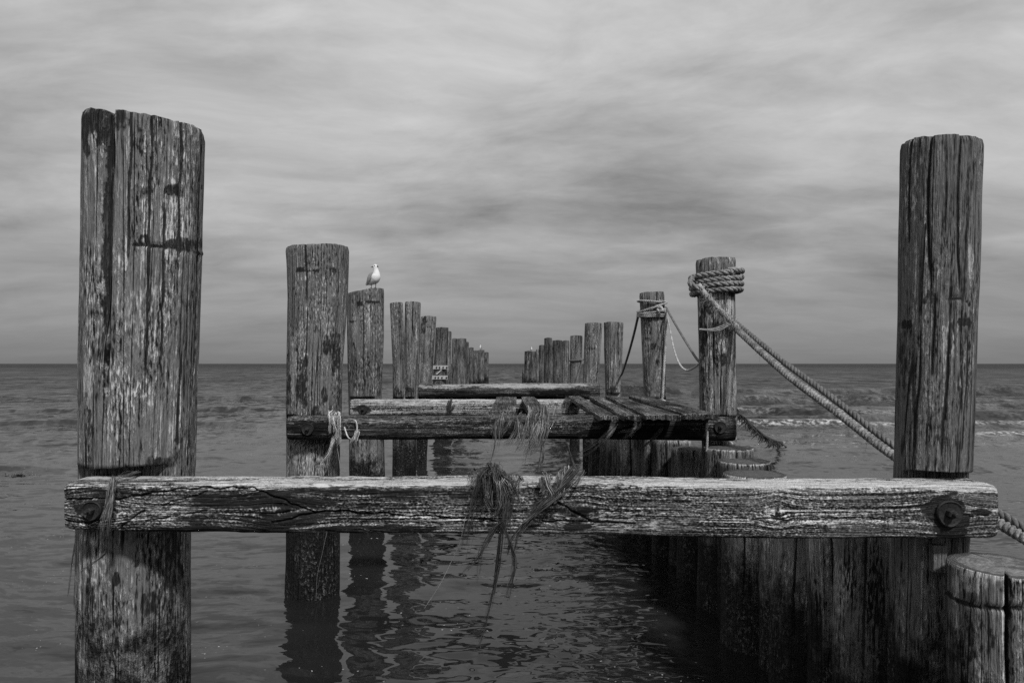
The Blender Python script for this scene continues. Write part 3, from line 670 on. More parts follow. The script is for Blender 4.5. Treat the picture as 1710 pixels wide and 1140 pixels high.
B5 = beam('thick round log crossbeam with a pale sunlit top, farthest back', (-1.63, 11.98, 1.335), (1.53, 11.98, 1.345), .27, .27, 2.3, M_BEAM2, nl=200, ns=48, seed=35, edgewear_lit=.9, disp=1.6,
    stains_shade=[(820, 662, 140, 6, .9), (930, 655, 60, 6, .8), (770, 658, 30, 6, .8)], pales=[(880, 644, 110, 5, .9), (740, 646, 50, 4, .7)])  # pale top paints the log's lit upper face into the wood colour

# ------------------------------------------------------------------ deck planks
def plank(label, r0, r1, f0, f1, Yr, Yf, zr_, zf, th, seed):
    """rear edge from column r0 to r1 at depth Yr, front edge f0..f1 at depth Yf"""
    Ra, Rb = (r0-CX)/F*Yr, (r1-CX)/F*Yr; Fa, Fb = (f0-CX)/F*Yf, (f1-CX)/F*Yf
    nl, nw = 60, 16
    s = np.linspace(0, 1, nl); rows = []
    for i, q in enumerate(s):
        a = Fa+(Ra-Fa)*q; b = Fb+(Rb-Fb)*q; y = Yf+(Yr-Yf)*q; z = zf+(zr_-zf)*q
        t = np.linspace(0, 1, nw); 
        ex = .014*fbm(t*6, 0*t+seed, seed, 3) if i == 0 else 0*t
        topz = z+.006*fbm(q*8+0*t, t*9, seed, 3)+.002*fbm(q*4+0*t, t*60, seed+2, 2)-.004*(np.abs(2*t-1)**10)
        thk = th*(1+.25*fbm(q*5+0*t, t*3, seed+3, 2))
        if i == 0: thk = thk*(.8+.4*vn(t*9, 0*t, seed)); 
        e1 = .006*fbm(np.array([q*14]), np.array([0.]), seed+5, 3)[0]; e2 = .006*fbm(np.array([q*14]), np.array([5.]), seed+6, 3)[0]
        xs = a+e1+(b+e2-a-e1)*t
        up = np.stack([xs, y+ex, topz], -1); dn = np.stack([xs[::-1], (y+ex)[::-1] if i == 0 else np.full(nw, y), (topz-thk)[::-1]], -1)
        rows.append(np.concatenate([up, dn]))
    G = np.array(rows); n = 2*nw
    f = [x[::-1] for x in grid_faces(nl, n, True)]; fm = [0]*len(f)
    for i, rev in ((0, False), (nl-1, True)):
        for j in range(nw-1):
            k0 = nl*n+(n if rev else 0); q = (k0+j, k0+j+1, k0+n-2-j, k0+n-1-j); f.append(q if rev is False else q[::-1]); fm.append(1)
    V = np.concatenate([G.reshape(-1, 3), G[0], G[-1]])
    uv = np.stack([V[:, 0]+V[:, 2]*.9, V[:, 1]], -1); uv[nl*n:] = np.stack([V[nl*n:, 0], V[nl*n:, 2]*3], -1)
    pl = np.zeros((nl, n)); pl[0, :nw] = .7; pl[:, 0] = .45; pl[:, nw-1] = .45; pl[1:, 1:nw-1] = .14; pl = np.concatenate([pl, np.zeros((2, n))]); pl[nl, :nw] = .3  # paler rows paint the lit plank edges into the colour
    o = mesh_obj('deck_plank', V, f, [M_PLANK, M_PLANK], tuple(V.mean(0)), fmat=fm, uv=uv, attrs={'pale': pl.ravel()})
    m = o.modifiers.new('edge', 'EDGE_SPLIT'); m.split_angle = math.radians(50)
    tag(o, label, 'plank', 'loose planks of the broken deck')
plank('short broken plank with ragged end, leftmost on the deck', 830, 862, 817, 861, 7.62, 5.42, 1.462, 1.455, .045, 1)
plank('narrow plank with weed at its end, second from left on the deck', 871, 893, 883, 914, 7.62, 5.40, 1.462, 1.455, .05, 2)
plank('narrow slanting plank right after the gap in the deck', 950, 968, 1003, 1032, 7.60, 4.84, 1.470, 1.460, .042, 3)
plank('slanting plank second after the gap in the deck', 983, 1001, 1043, 1071, 7.60, 4.86, 1.470, 1.462, .042, 4)
plank('wide plank third after the gap in the deck', 1012, 1030, 1079, 1138, 7.62, 4.86, 1.473, 1.466, .045, 5)
plank('wide rightmost plank of the deck, ending by the rope-wrapped pile', 1050, 1074, 1144, 1199, 7.66, 4.92, 1.478, 1.468, .045, 6)

# ------------------------------------------------------------------ ropes
def smooth_path(pts, n):
    pts = [np.array(p, float) for p in pts]
    if len(pts) == 2: 
        return np.array([pts[0]+(pts[1]-pts[0])*t for t in np.linspace(0, 1, n)])
    q = [2*pts[0]-pts[1]]+pts+[2*pts[-1]-pts[-2]]; res = []
    seg = len(pts)-1
    for t in np.linspace(0, seg-1e-6, n):
        i = int(t); f = t-i; a, b, c, d = q[i:i+4]
        res.append(.5*((2*b)+(-a+c)*f+(2*a-5*b+4*c-d)*f*f+(-a+3*b-3*c+d)*f**3))
    return np.array(res)
def frames(path):
    tg = np.gradient(path, axis=0); tg /= np.linalg.norm(tg, axis=1)[:, None]+1e-12
    n = np.zeros_like(path); ref = np.array([0, 0, 1.0]) if abs(tg[0][2]) < .9 else np.array([1.0, 0, 0])
    v = np.cross(tg[0], ref); v /= np.linalg.norm(v); n[0] = v
    for i in range(1, len(path)):
        v = n[i-1]-tg[i]*np.dot(n[i-1], tg[i]); n[i] = v/(np.linalg.norm(v)+1e-12)
    return tg, n, np.cross(tg, n)
def tube(path, rad, m=6):
    tg, n, b = frames(path); a = np.linspace(0, 2*np.pi, m, endpoint=False)
    rad = np.broadcast_to(rad, (len(path),))
    V = path[:, None]+rad[:, None, None]*(np.cos(a)[None, :, None]*n[:, None]+np.sin(a)[None, :, None]*b[:, None])
    return V.reshape(-1, 3), grid_faces(len(path), m, True)
def rope_geo(path, r, pitch=None, strands=3, m=7, off_=.52, sr=.52):
    pitch = pitch or r*6
    L = np.concatenate([[0], np.cumsum(np.linalg.norm(np.diff(path, axis=0), axis=1))])
    n = max(int(L[-1]/(pitch/9)), 12)
    s = np.linspace(0, L[-1], n); path = np.stack([np.interp(s, L, path[:, k]) for k in range(3)], -1)
    tg, nn, b = frames(path); V = []; f = []; off = 0
    for k in range(strands):
        a = 2*np.pi*(s/pitch+k/strands)
        p = path+off_*r*(np.cos(a)[:, None]*nn+np.sin(a)[:, None]*b)
        v, ff = tube(p, r*sr, m)
        V.append(v); f += [tuple(i+off for i in q) for q in ff]; off += len(v)
    return np.concatenate(V), f
def merge(parts):
    V = []; f = []; off = 0
    for v, ff in parts:
        V.append(v); f += [tuple(i+off for i in q) for q in ff]; off += len(v)
    return np.concatenate(V), f
def fuzz(path, n, ln, r, rr=.0006, seed=0):
    g = np.random.default_rng(seed); parts = []
    for _ in range(n):
        i = g.integers(0, len(path)-1); p = path[i]+(path[i+1]-path[i])*g.random()
        d = g.normal(size=3); d /= np.linalg.norm(d)
        p0 = p+d*r*.8; l = ln*(.4+g.random()); k = g.normal(size=3)*.4
        pts = np.array([p0, p0+d*l*.5+k*l*.2, p0+d*l+k*l*.6+np.array([0, 0, -.3*l])])
        parts.append(tube(pts, np.array([rr, rr, rr*.4]), 3))
    return parts
def ring_path(cx, cy, rx, turns, z0, z1, tilt=0.0, ph0=0.0, n=60, jit=.0, seed=0, sag=0.0):
    t = np.linspace(0, turns, int(n*turns)); a = ph0+2*np.pi*t
    z = z0+(z1-z0)*t/turns+tilt*np.sin(a)
    rj = rx*(1+jit*fbm(t*2.3, 0*t, seed, 2))
    return np.stack([cx+rj*np.sin(a), cy-rj*np.cos(a), z+jit*.3*fbm(t*3, 0*t+4, seed+3, 2)], -1)

# thick coil on the second right pile
cx2, cy2 = (1196-CX)/F*5.46, 5.46
r2 = .165
coil = merge([rope_geo(ring_path(cx2, cy2, r2+.030, 1.02, 2.545, 2.535, .022, .2, jit=.02, seed=1), .023),
              rope_geo(ring_path(cx2, cy2, r2+.026, 1.02, 2.497, 2.487, .020, .9, jit=.02, seed=2), .023),
              rope_geo(ring_path(cx2, cy2, r2+.028, 1.02, 2.455, 2.445, .016, 1.5, jit=.02, seed=3), .023),
              rope_geo(ring_path(cx2, cy2, r2+.024, 1.02, 2.408, 2.400, .014, 2.1, jit=.02, seed=4), .023),
              rope_geo(smooth_path([P(1160, 462, 5.42), P(1153, 472, 5.33), P(1160, 478, 5.25), P(1176, 483, 5.24)], 40), .024)])
o = mesh_obj('rope_coil', coil[0], coil[1], M_ROPE, (cx2, cy2, 2.4)); tag(o, 'thick twisted rope wound in turns round the second right pile', 'rope', 'ropes')
# frayed tail across the pile face
tailp = smooth_path([P(1166, 476, 5.25), P(1178, 492, 5.235), P(1190, 505, 5.235), P(1204, 520, 5.24), P(1216, 533, 5.25), P(1224, 540, 5.27), P(1232, 548, 5.28)], 60)
parts = [rope_geo(tailp, .024, pitch=.10)]+fuzz(tailp[8:], 800, .030, .022, .0013, 3)+fuzz(tailp[8:48], 60, .055, .024, .0012, 13)
strnd = [smooth_path([P(1222, 536+k, 5.25), P(1205, 544+k*2, 5.235), P(1188, 549+k, 5.24), P(1168, 549+k*.3, 5.28)], 24) for k in (0, 1.5, 3)]
parts += [tube(q, .0035, 5) for q in strnd]
V, f = merge(parts)
o = mesh_obj('frayed_rope', V, f, M_ROPE_P, tuple(P(1200, 512, 5.24))); tag(o, 'frayed pale rope end slanting down across the second right pile', 'rope', 'ropes')
# the two mooring lines down to the right
def line_to_shore(px, dY):
    p = smooth_path([P(u, v, 1/(.189+.181*(u-1225)/575)+dY) for (u, v) in px], 70)
    d = p[-1]-p[-4]; d = d/np.linalg.norm(d); k = p[-1][2]/-d[2]+.3
    return np.concatenate([p, [p[-1]+d*k*q for q in np.linspace(.03, 1, 30)]])
pA = line_to_shore([(1221, 541), (1235, 554), (1314, 625), (1398, 688), (1483, 754), (1590, 825), (1690, 886), (1780, 938)], .03)
V, f = merge([rope_geo(pA, .026, pitch=.056, strands=2, m=7, off_=.72, sr=.34), tube(pA, .019, 10)]+fuzz(pA[:40], 60, .05, .02, .001, 5))
o = mesh_obj('mooring_rope', V, f, M_ROPE, tuple(pA[0])); tag(o, 'thicker lower mooring line running from the rope-wrapped pile to the right', 'rope', 'ropes')
pB = line_to_shore([(1224, 535), (1234, 543), (1314, 608), (1398, 670), (1483, 737), (1590, 808), (1690, 869), (1780, 922)], .14)
V, f = merge([rope_geo(pB, .021, pitch=.11)])
o = mesh_obj('mooring_rope', V, f, M_ROPE_D, tuple(pB[0])); tag(o, 'thinner darker mooring line just above the thick one at right', 'rope', 'ropes')
# lashings of the third right pile
cx3, cy3, r3 = (1089-CX)/F*7.64, 7.64, .146
V, f = merge([rope_geo(ring_path(cx3, cy3, r3+.012, 1.03, 2.52, 2.512, -.012, .3, jit=.05, seed=5), .011),
              rope_geo(ring_path(cx3, cy3, r3+.014, 1.03, 2.46, 2.45, .05, .0, jit=.05, seed=6), .011),
              rope_geo(ring_path(cx3, cy3, r3+.018, 1.03, 2.41, 2.40, .028, .5, jit=.06, seed=7), .011),
              rope_geo(ring_path(cx3, cy3, r3+.016, 1.03, 2.385, 2.375, .0, .9, jit=.05, seed=8), .011),
              rope_geo(ring_path(cx3, cy3, r3+.016, 1.03, 2.355, 2.35, -.008, 1.5, jit=.05, seed=9), .011),
              rope_geo(smooth_path([P(1098, 516, 7.47), P(1103, 512, 7.44), P(1106, 517, 7.43), P(1101, 520, 7.44), P(1098, 516, 7.46)], 30), .014)])
o = mesh_obj('rope_lashing', V, f, M_ROPE_P, (cx3, cy3, 2.4)); tag(o, 'thin pale rope lashed in turns round the third right pile', 'rope', 'ropes')
def simple_rope(label, pts, r, mat, pitch=None, n=60, name='rope', fz=0):
    p = smooth_path(pts, n); parts = [rope_geo(p, r, pitch)]
    if fz: parts += fuzz(p, fz, .04, r, .0012, 9)
    V, f = merge(parts); o = mesh_obj(name, V, f, mat, tuple(p[0])); tag(o, label, 'rope', 'ropes'); return o
simple_rope('rope slanting down left from the lashing to the smooth notched pile', [P(1067, 521, 7.64), P(1058, 560, 8.2), P(1048, 596, 9.0), P(1039, 623, 9.93), P(1036, 628, 9.98)], .015, M_ROPE_D)
simple_rope('taut rope slanting from the lashing down to the rope-wrapped pile', [P(1112, 513, 7.6), P(1130, 545, 6.9), P(1150, 578, 6.3), P(1167, 603, 5.72), P(1185, 612, 5.66)], .011, M_ROPE_D)
simple_rope('slack pale rope sagging in a loop between lashing and rope-wrapped pile', [P(1112, 517, 7.58), P(1118, 545, 7.4), P(1125, 580, 7.1), P(1134, 606, 6.7), P(1146, 618, 6.3), P(1160, 613, 5.9), P(1170, 604, 5.66), P(1180, 600, 5.66)], .009, M_ROPE_P)
simple_rope('pale rope hanging straight down the side of the lashed pile', [P(1111, 516, 7.52), P(1113, 545, 7.50), P(1110, 590, 7.50), P(1108, 630, 7.50), P(1106, 664, 7.50), P(1105, 672, 7.48)], .014, M_ROPE_P, fz=40)
simple_rope('thin rope tied round the middle of the round far pile', list(ring_path((962-CX)/F*15, 15, .150, 2.05, 1.915, 1.90, .01, .3, n=16))+[P(972, 602, 14.85), P(965, 625, 14.84), P(958, 650, 14.83)], .016, M_ROPE_D, n=140)
simple_rope('rope hanging from the rightmost plank end down to the stumps', [P(1181, 699, 5.27), P(1180, 712, 5.10), P(1181, 730, 5.09), P(1180, 753, 5.09)], .010, M_ROPE_P)

# ------------------------------------------------------------------ weed and fibre bundles
def fibres(label, bundles, mat, name='seaweed', cat='seaweed', group='weed and fibres caught on the timber', seed=0):
    """bundles: (points [(u,v,Y)...], count, start spread px, end spread px, radius m, length jitter)"""
    g = np.random.default_rng(seed); parts = []; sh = []
    for (pts, cnt, s0, s1, rad, lj) in bundles:
        base = smooth_path([P(*p) for p in pts], 26); Y0 = pts[0][2]
        nsub = max(1, cnt//6); K = 26
        for q in range(nsub):
            o0 = g.normal(size=3)*[1, .5, .6]; o1 = g.normal(size=3)*[1, .5, .6]; tb = np.linspace(0, 1, 26)[:, None]
            wan = (g.normal(size=(26, 3))*[1, .4, .7]).cumsum(0)*.22*(s0+s1)/2
            wan = np.stack([np.convolve(np.pad(wan[:, k], 2, mode='edge'), np.ones(5)/5, 'valid') for k in range(3)], -1)
            sub = base+(s0*(1-tb)*o0+s1*tb*o1+wan*np.sqrt(tb))*Y0/F
            e1 = 1-lj*g.random()**1.3
            for _ in range(max(1, int(round(cnt/nsub*2.1)))):
                t1 = max(.15, e1-.25*lj*g.random()); t0 = .10*g.random()*lj; tt = np.linspace(t0, t1, K); ix = tt*25
                c = np.stack([np.interp(ix, np.arange(26), sub[:, k]) for k in range(3)], -1)
                p0, p1 = g.normal(size=(2, 3))*[1, .5, .8]; w = (g.normal(size=(K, 3))).cumsum(0); w -= np.linspace(0, 1, K)[:, None]*w[-1]*.6
                w = np.stack([np.convolve(np.pad(w[:, k], 3, mode='edge'), np.ones(7)/7, 'valid') for k in range(3)], -1)
                spd = (.22*s0*(1-tt)[:, None]*p0+.35*s1*tt[:, None]*p1+w*.048*(s0+s1))*Y0/F
                v, f = tube(c+spd, rad*(.25+.55*g.random()+(1.0 if g.random() < .06 else 0))*np.linspace(1, .4, K), 4)
                parts.append((v, f)); sh.append(np.full(len(v), .22+1.5*g.random()**2))
    V, f = merge(parts)
    o = mesh_obj(name, V, f, mat, tuple(V.mean(0)), attrs={'shade': np.concatenate(sh)})
    tag(o, label, cat, group); return o
YF = 2.435
fibres('big tangled weed clump hanging over the middle of the front crossbeam', [
    ([(812, 795, 2.60), (808, 790, 2.50), (806, 800, 2.42), (802, 835, 2.41), (798, 875, 2.41), (790, 930, 2.42)], 34, 12, 10, .0016, .6),
    ([(838, 800, 2.60), (836, 792, 2.50), (838, 800, 2.41), (842, 840, 2.40), (838, 875, 2.39), (836, 930, 2.40)], 60, 16, 7, .0018, .7),
    ([(822, 800, 2.58), (822, 790, 2.5), (824, 802, 2.41), (826, 835, 2.405), (836, 862, 2.40)], 40, 14, 6, .0020, .4),
    ([(850, 800, 2.52), (852, 800, 2.42), (850, 830, 2.40), (842, 862, 2.39), (838, 890, 2.39)], 26, 8, 6, .0020, .4),
    ([(838, 865, 2.39), (835, 900, 2.40), (831, 950, 2.42), (824, 1000, 2.43), (812, 1055, 2.44), (805, 1085, 2.44)], 20, 5, 4, .0014, .5),
    ([(836, 868, 2.39), (822, 895, 2.40), (806, 922, 2.41), (790, 945, 2.42), (776, 965, 2.43)], 14, 5, 9, .0013, .6),
    ([(838, 870, 2.39), (848, 905, 2.40), (846, 940, 2.41), (830, 975, 2.42), (815, 1005, 2.43)], 10, 5, 8, .0012, .5),
    ([(795, 806, 2.42), (786, 850, 2.405), (780, 905, 2.42), (772, 960, 2.43)], 6, 5, 12, .0011, .5),
    ([(852, 806, 2.41), (862, 840, 2.40), (856, 890, 2.405), (850, 930, 2.42)], 6, 5, 8, .0011, .6),
    ([(836, 870, 2.39), (815, 885, 2.40), (798, 915, 2.41), (792, 950, 2.42), (782, 985, 2.43)], 6, 4, 10, .0010, .6),
    ([(800, 792, 2.46), (840, 800, 2.43), (880, 796, 2.44), (905, 800, 2.43)], 8, 5, 6, .0012, .4),
    ([(812, 795, 2.5), (800, 786, 2.48), (796, 785, 2.47), (790, 776, 2.46)], 8, 2, 2, .0022, .2),
    ], M_WEED_D, seed=1)
fibres('pale dried fibres draped on top of the big weed clump', [
    ([(812, 798, 2.56), (808, 793, 2.45), (812, 815, 2.40), (806, 845, 2.40)], 14, 10, 8, .0018, .5),
    ([(834, 794, 2.50), (840, 800, 2.40), (846, 825, 2.39), (838, 850, 2.385)], 26, 10, 9, .0019, .5),
    ([(848, 796, 2.50), (852, 802, 2.40), (850, 822, 2.39)], 14, 5, 5, .0019, .4),
    ([(800, 800, 2.45), (820, 788, 2.46), (830, 782, 2.47), (838, 792, 2.44)], 6, 3, 3, .0022, .2)], M_WEED, seed=2)
fibres('twisted bundle of weed slanting left over the front crossbeam, right of the big clump', [
    ([(960, 786, 2.60), (956, 792, 2.42), (935, 820, 2.40), (905, 850, 2.39), (880, 876, 2.39), (862, 895, 2.40)], 50, 7, 5, .0018, .35),
    ([(880, 872, 2.39), (860, 898, 2.40), (850, 925, 2.41), (842, 960, 2.42)], 12, 4, 6, .0013, .5),
    ([(905, 850, 2.39), (890, 866, 2.395), (876, 886, 2.40)], 14, 4, 8, .0013, .5)], M_WEED_D, seed=3)
fibres('light fibre tuft at the head of the slanting weed bundle', [
    ([(915, 794, 2.56), (912, 796, 2.42), (914, 815, 2.40), (918, 830, 2.395)], 26, 8, 5, .0018, .5),
    ([(938, 792, 2.56), (936, 796, 2.42), (930, 812, 2.40), (920, 829, 2.39)], 26, 10, 5, .0018, .5),
    ([(962, 790, 2.6), (940, 792, 2.44), (925, 800, 2.41)], 12, 4, 5, .0016, .4)], M_WEED, seed=4)
fibres('single long pale strand slanting down left of the big clump', [([(778, 862, 2.41), (768, 905, 2.42), (750, 945, 2.44), (735, 975, 2.46), (706, 1020, 2.48)], 2, .6, .6, .0014, .05)], M_WEED, seed=5)
fibres('frayed cord wrapped over the front crossbeam at the left pile', [
    ([(190, 796, 2.58), (186, 804, 2.40), (182, 830, 2.385), (176, 855, 2.38), (168, 880, 2.38), (160, 910, 2.40), (150, 935, 2.43)], 34, 3.5, 7, .0015, .45),
    ([(175, 885, 2.385), (176, 900, 2.41), (172, 920, 2.43), (150, 940, 2.45), (128, 955, 2.46)], 6, 3, 3, .0012, .4),
    ([(240, 790, 2.58), (215, 795, 2.50), (190, 800, 2.43), (160, 830, 2.385), (110, 862, 2.39)], 8, 6, 9, .0011, .5)], M_WEED, name='cord', cat='cord', seed=6)
fibres('dark thin strings hanging along the outer edge of the front left pile', [([(130, 888, 2.62), (124, 930, 2.62), (122, 980, 2.62), (118, 1030, 2.62)], 5, 3, 3, .0016, .4), ([(132, 888, 2.62), (126, 960, 2.62), (124, 1048, 2.62)], 4, 2, 3, .0018, .2)], M_WEED_D, name='string', cat='string', seed=7)
fibres('bleached straw tuft caught on the middle crossbeam beside the second left pile', [
    ([(563, 690, 5.14), (562, 700, 5.10), (563, 718, 5.09), (560, 735, 5.09), (552, 755, 5.10)], 60, 6, 6, .0024, .6),
    ([(560, 730, 5.09), (553, 750, 5.10), (545, 765, 5.12), (540, 778, 5.14)], 20, 4, 5, .0018, .5),
    ([(572, 712, 5.09), (580, 730, 5.09), (590, 732, 5.09), (598, 720, 5.09), (597, 702, 5.11), (585, 700, 5.12)], 8, 1.5, 1.5, .0022, .15),
    ([(598, 718, 5.09), (594, 735, 5.09), (588, 750, 5.1)], 22, 2.5, 4, .002, .5)], M_STRAW, name='straw_tuft', cat='straw', seed=8)
fibres('thin pale strand hanging below the front beam before the second left pile', [([(563, 742, 5.1), (568, 800, 5.1), (548, 880, 5.15), (538, 925, 5.18), (530, 960, 5.19), (528, 1000, 5.2)], 2, .5, .5, .0026, .03)], M_STRAW, name='string', cat='string', seed=9)
fibres('weed beard hanging below the broken leftmost plank', [
    ([(842, 694, 5.38), (838, 700, 5.12), (832, 720, 5.09), (824, 745, 5.1), (814, 775, 5.12)], 34, 7, 6, .0024, .6)], M_WEED, seed=10)
fibres('thick weed beard hanging from the second plank end', [
    ([(872, 695, 5.38), (868, 704, 5.12), (868, 725, 5.09), (860, 745, 5.1)], 40, 7, 7, .0026, .6),
    ([(897, 690, 5.36), (893, 704, 5.12), (890, 730, 5.09), (880, 755, 5.1), (868, 778, 5.12)], 70, 10, 10, .0024, .6),
    ([(915, 675, 5.42), (917, 695, 5.2), (914, 715, 5.09), (905, 740, 5.09), (888, 768, 5.12)], 40, 5, 9, .0024, .5),
    ([(905, 735, 5.1), (906, 760, 5.1), (900, 790, 5.12)], 18, 3, 3, .0026, .3)], M_WEED, seed=11)
fibres('weed tuft lying over the pale crossbeam', [([(755, 669, 7.42), (752, 674, 7.31), (748, 685, 7.30), (744, 696, 7.30)], 30, 4, 3, .003, .4)], M_WEED_D, seed=12)
fibres('weed strands trailing below the first slanting plank', [([(1026, 704, 5.24), (1020, 716, 5.1), (1005, 735, 5.1), (985, 752, 5.12), (962, 764, 5.14)], 22, 4, 3, .0024, .6)], M_WEED, seed=13)
fibres('weed strands trailing below the gap between the two middle planks', [([(1074, 703, 5.24), (1068, 712, 5.1), (1054, 722, 5.1), (1032, 734, 5.12)], 24, 5, 4, .0022, .6), ([(1072, 692, 5.3), (1074, 706, 5.12), (1070, 722, 5.1)], 14, 3, 4, .0022, .5)], M_WEED, seed=14)
fibres('dark weed strands trailing below the wide plank', [([(1112, 704, 5.24), (1104, 718, 5.1), (1085, 738, 5.11), (1058, 756, 5.13)], 20, 4, 4, .0022, .6)], M_WEED_D, seed=15)
fibres('weed tuft wedged beside the first slanting plank', [([(950, 664, 7.3), (950, 676, 7.26), (946, 690, 7.27)], 40, 6, 5, .003, .5)], M_WEED_D, seed=16)
fibres('dark crooked strands hanging below the middle crossbeam near the palisade', [
    ([(946, 740, 5.14), (952, 758, 5.12), (962, 778, 5.12), (972, 800, 5.12)], 10, 1.6, 2, .004, .2), ([(952, 758, 5.12), (948, 775, 5.12), (945, 800, 5.12)], 8, 1.4, 1.8, .0036, .2)], M_WEED_D, seed=17)
# weed-grown line that runs out to the water right of the rope-wrapped pile
pl_ = smooth_path([P(1222, 672, 5.64), P(1240, 694, 6.3), P(1258, 712, 7.6), P(1276, 727, 9.8), P(1292, 735, 13.0), P(1306, 738.5, 15.8)], 70)
parts = [tube(pl_, np.linspace(.006, .03, 70), 6)]; gg = np.random.default_rng(4); sh = [np.full(70*6, .7)]
for _ in range(230):
    i = gg.integers(6, 69); p = pl_[i]; l = .012*p[1]*(.4+gg.random())*.75
    dv = np.array([gg.normal()*.5, gg.normal()*.3, -1.0]); q = np.array([p, p+dv*l*.5, p+dv*l+[gg.normal()*l*.3, 0, 0]])
    v, f = tube(q, np.array([1, .8, .3])*.0011*p[1], 3); parts.append((v, f)); sh.append(np.full(len(v), .3+.6*gg.random()))
V, f = merge(parts)
o = mesh_obj('weedy_line', V, f, M_WEED_D, tuple(pl_[0]), attrs={'shade': np.concatenate(sh)}); tag(o, 'dark weed-fringed line trailing to the water right of the middle crossbeam', 'line', 'ropes')

# ------------------------------------------------------------------ battens on the left pile (parts of it)
def slab(name, c, sx, sy, sz, mat, parent, rot=0.0):
    V = []; f = []
    n = 9
    for i in range(n):
        x = -sx/2+sx*i/(n-1); e = .012*math.sin(i*2.1)
        for (y, z) in ((-.5, -.5), (-.5, .5), (.5, .5), (.5, -.5)):
            V.append((x, y*sy, z*sz+e*sz*(1 if z > 0 else .6)))
    f = grid_faces(n, 4, True); f += [(0, 1, 2, 3), tuple((n-1)*4+k for k in (3, 2, 1, 0))]
    V = np.array(V); cr, sr = math.cos(rot), math.sin(rot)
    V = np.stack([V[:, 0]*cr-V[:, 2]*sr, V[:, 1], V[:, 0]*sr+V[:, 2]*cr], -1)+np.array(c)
    return mesh_obj(name, V, f, mat, tuple(c), parent, smooth=False, uv=np.stack([V[:, 0]+V[:, 1], V[:, 2]], -1))
Yb = 17.5-.175
for vv, u0, u1 in ((613, 723, 748), (630, 721, 747.5)):
    c = P((u0+u1)/2, vv, Yb); s = slab('batten', c, (u1-u0)/F*Yb, .04, 6.2/F*Yb, M_BATTEN, L6)
    for uu in (u0+6, u0+11, u0+17, u1-2):
        cc = P(uu, vv+.3, Yb-.024); ang = np.linspace(0, 2*np.pi, 10, endpoint=False); rad = .022
        V = [cc+[rad*k*math.cos(a), -yy_, rad*k*math.sin(a)] for (yy_, k) in ((0, 1), (.012, .9), (.016, .4)) for a in ang]
        mesh_obj('bolt', V, grid_faces(3, 10, True)+[tuple(range(20, 30))], M_IRON, tuple(cc), s, smooth=False)
slab('brace', P(733, 621, Yb-.02), 11/F*Yb, .02, 2.0/F*Yb, M_BATTEN, L6, math.radians(40))
# splinter block on the lower right front pile
cc = P(1566, 931, 2.562)
slab('splinter_block', cc, .05, .03, .10, M_PILE_S, R1)

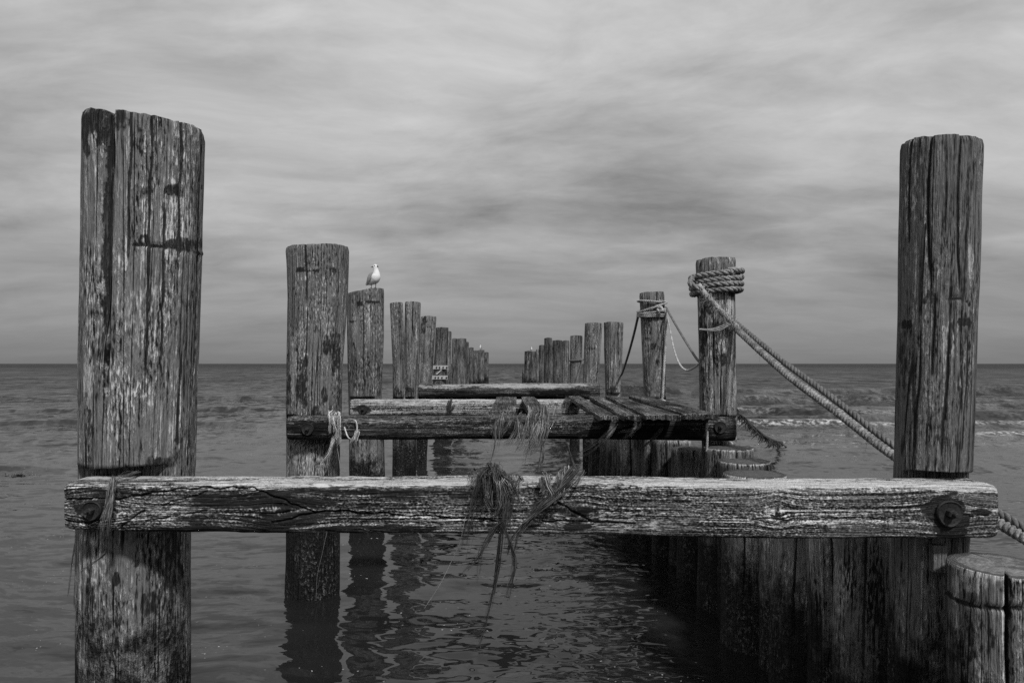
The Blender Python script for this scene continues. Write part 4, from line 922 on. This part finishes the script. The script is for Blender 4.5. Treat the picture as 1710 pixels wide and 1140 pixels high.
# ------------------------------------------------------------------ gulls
def ell_ring(spine, rx, ry, n=16):
    sp = np.array(spine, float); tg = np.gradient(sp, axis=0); tg /= np.linalg.norm(tg, axis=1)[:, None]
    yv = np.array([0, 1.0, 0]); V = []
    for p, t, a, b in zip(sp, tg, rx, ry):
        nx = np.cross(yv, t); nx /= np.linalg.norm(nx)
        for k in range(n):
            an = 2*math.pi*k/n; V.append(p+nx*a*math.cos(an)+yv*b*math.sin(an))
    f = grid_faces(len(sp), n, True)
    f.append(tuple(range(n))[::-1]); f.append(tuple((len(sp)-1)*n+k for k in range(n)))
    return np.array(V), f
def make_gull(loc):
    k = 7.5/F/19.0
    root = empty('gull', loc); loc = np.array(loc)
    def pt(x, z, y=0): return loc+np.array([(x-460)*k, y*k, (965-z)*k])
    def sub(a, n):                        # refine control table by interpolation
        a = np.array(a, float); i = np.linspace(0, len(a)-1, n); c = smooth_path([tuple(r[:3]) for r in a], n)
        return c, np.interp(i, np.arange(len(a)), a[:, 3]), np.interp(i, np.arange(len(a)), a[:, 4])
    ctl = [(285, 845, 60, 14, 30), (330, 812, 45, 62, 70), (400, 748, 25, 122, 125), (480, 672, 0, 166, 160), (530, 590, -15, 158, 150), (547, 505, -20, 118, 112), (538, 425, -20, 92, 88), (528, 355, -20, 80, 76), (524, 300, -20, 80, 76), (516, 258, -20, 74, 70), (510, 218, -20, 46, 44), (508, 200, -20, 8, 8)]
    w = [(*pt(x, z, y), a*k, b*k) for (x, z, y, a, b) in ctl]
    c, a, b = sub(w, 36); V, f = ell_ring(c, a, b, 20)
    body = mesh_obj('body', V, f, M_WHITE, tuple(loc), root)
    for s, y0 in ((-1, -105), (1, 130)):
        ctl = [(440, 470, y0*.7, 20, 14), (395, 540, y0, 62, 30), (350, 640, y0*1.1, 70, 34), (305, 735, y0*1.0, 48, 26), (262, 805, y0*.8, 26, 14), (215, 852, y0*.6, 6, 5)]
        c, a, b = sub([(*pt(x, z, y), p*k, q*k) for (x, z, y, p, q) in ctl], 18); V, f = ell_ring(c, a, b, 12)
        mesh_obj('wing', V, f, M_GREY, tuple(loc), root)
    c, a, b = sub([(*pt(x, z, y), p*k, q*k) for (x, z, y, p, q) in [(320, 815, 45, 26, 46), (255, 843, 55, 16, 52), (198, 864, 62, 5, 56)]], 8); V, f = ell_ring(c, a, b, 12)
    mesh_obj('tail', V, f, M_GREY, tuple(loc), root)
    c, a, b = sub([(*pt(x, z, y), p*k, q*k) for (x, z, y, p, q) in [(468, 282, -20, 26, 22), (430, 286, -20, 17, 14), (395, 292, -20, 11, 9), (374, 296, -20, 3, 3)]], 8); V, f = ell_ring(c, a, b, 10)
    mesh_obj('beak', V, f, M_BLACK, tuple(loc), root)
    def ball(name, x, z, y, r, mat):
        th_ = np.linspace(.1, math.pi-.1, 7); V = [pt(x, z, y)+r*k*np.array([math.sin(t)*math.cos(p), math.sin(t)*math.sin(p), math.cos(t)]) for t in th_ for p in np.linspace(0, 2*np.pi, 10, endpoint=False)]
        f = grid_faces(7, 10, True)+[tuple(range(10))[::-1], tuple(60+j for j in range(10))]
        mesh_obj(name, V, f, mat, tuple(loc), root)
    ball('eye', 512, 254, -84, 19, M_BLACK); ball('eye', 508, 254, 44, 19, M_BLACK)
    ball('ear_patch', 583, 275, -48, 30, M_BLACK); ball('ear_patch', 578, 275, 20, 30, M_BLACK)
    for x, y in ((388, -25), (530, -45)):
        leg = tube(np.array([pt(x+8, 820, y), pt(x+4, 880, y), pt(x, 950, y), pt(x-2, 962, y-4)]), np.array([16, 11, 10, 10])*k, 8)
        toes = [tube(np.array([pt(x, 955, y), pt(x-26+q*26, 962, y-40), pt(x-40+q*40, 966, y-72)]), np.array([9, 8, 4])*k, 6) for q in (0, 1, 2)]
        V, f = merge([leg]+toes); mesh_obj('leg', V, f, M_BLACK, tuple(loc), root)
    return root
def copy_tree(o):
    c = o.copy(); col.objects.link(c)
    for ch in o.children:
        d = ch.copy(); col.objects.link(d); d.parent = c
    return c
zt = CH+(607-481.5)/F*7.55
g1 = make_gull(tuple(P(624, 481.3, 7.56)))
tag(g1, 'black-headed gull in winter plumage with white breast, standing on the slant-topped pile', 'gull', 'gulls on the piles')
g2 = copy_tree(g1); g2.location = P(803, 583.6, 48); g2.rotation_euler.z = math.radians(160); g2.scale = (1.3,)*3
tag(g2, 'tiny distant gull on a far pile of the left row', 'gull', 'gulls on the piles')
g3 = copy_tree(g1); g3.location = P(887, 585.6, 50); g3.rotation_euler.z = math.radians(20); g3.scale = (1.1,)*3
tag(g3, 'tiny distant gull on a far pile of the right row', 'gull', 'gulls on the piles')
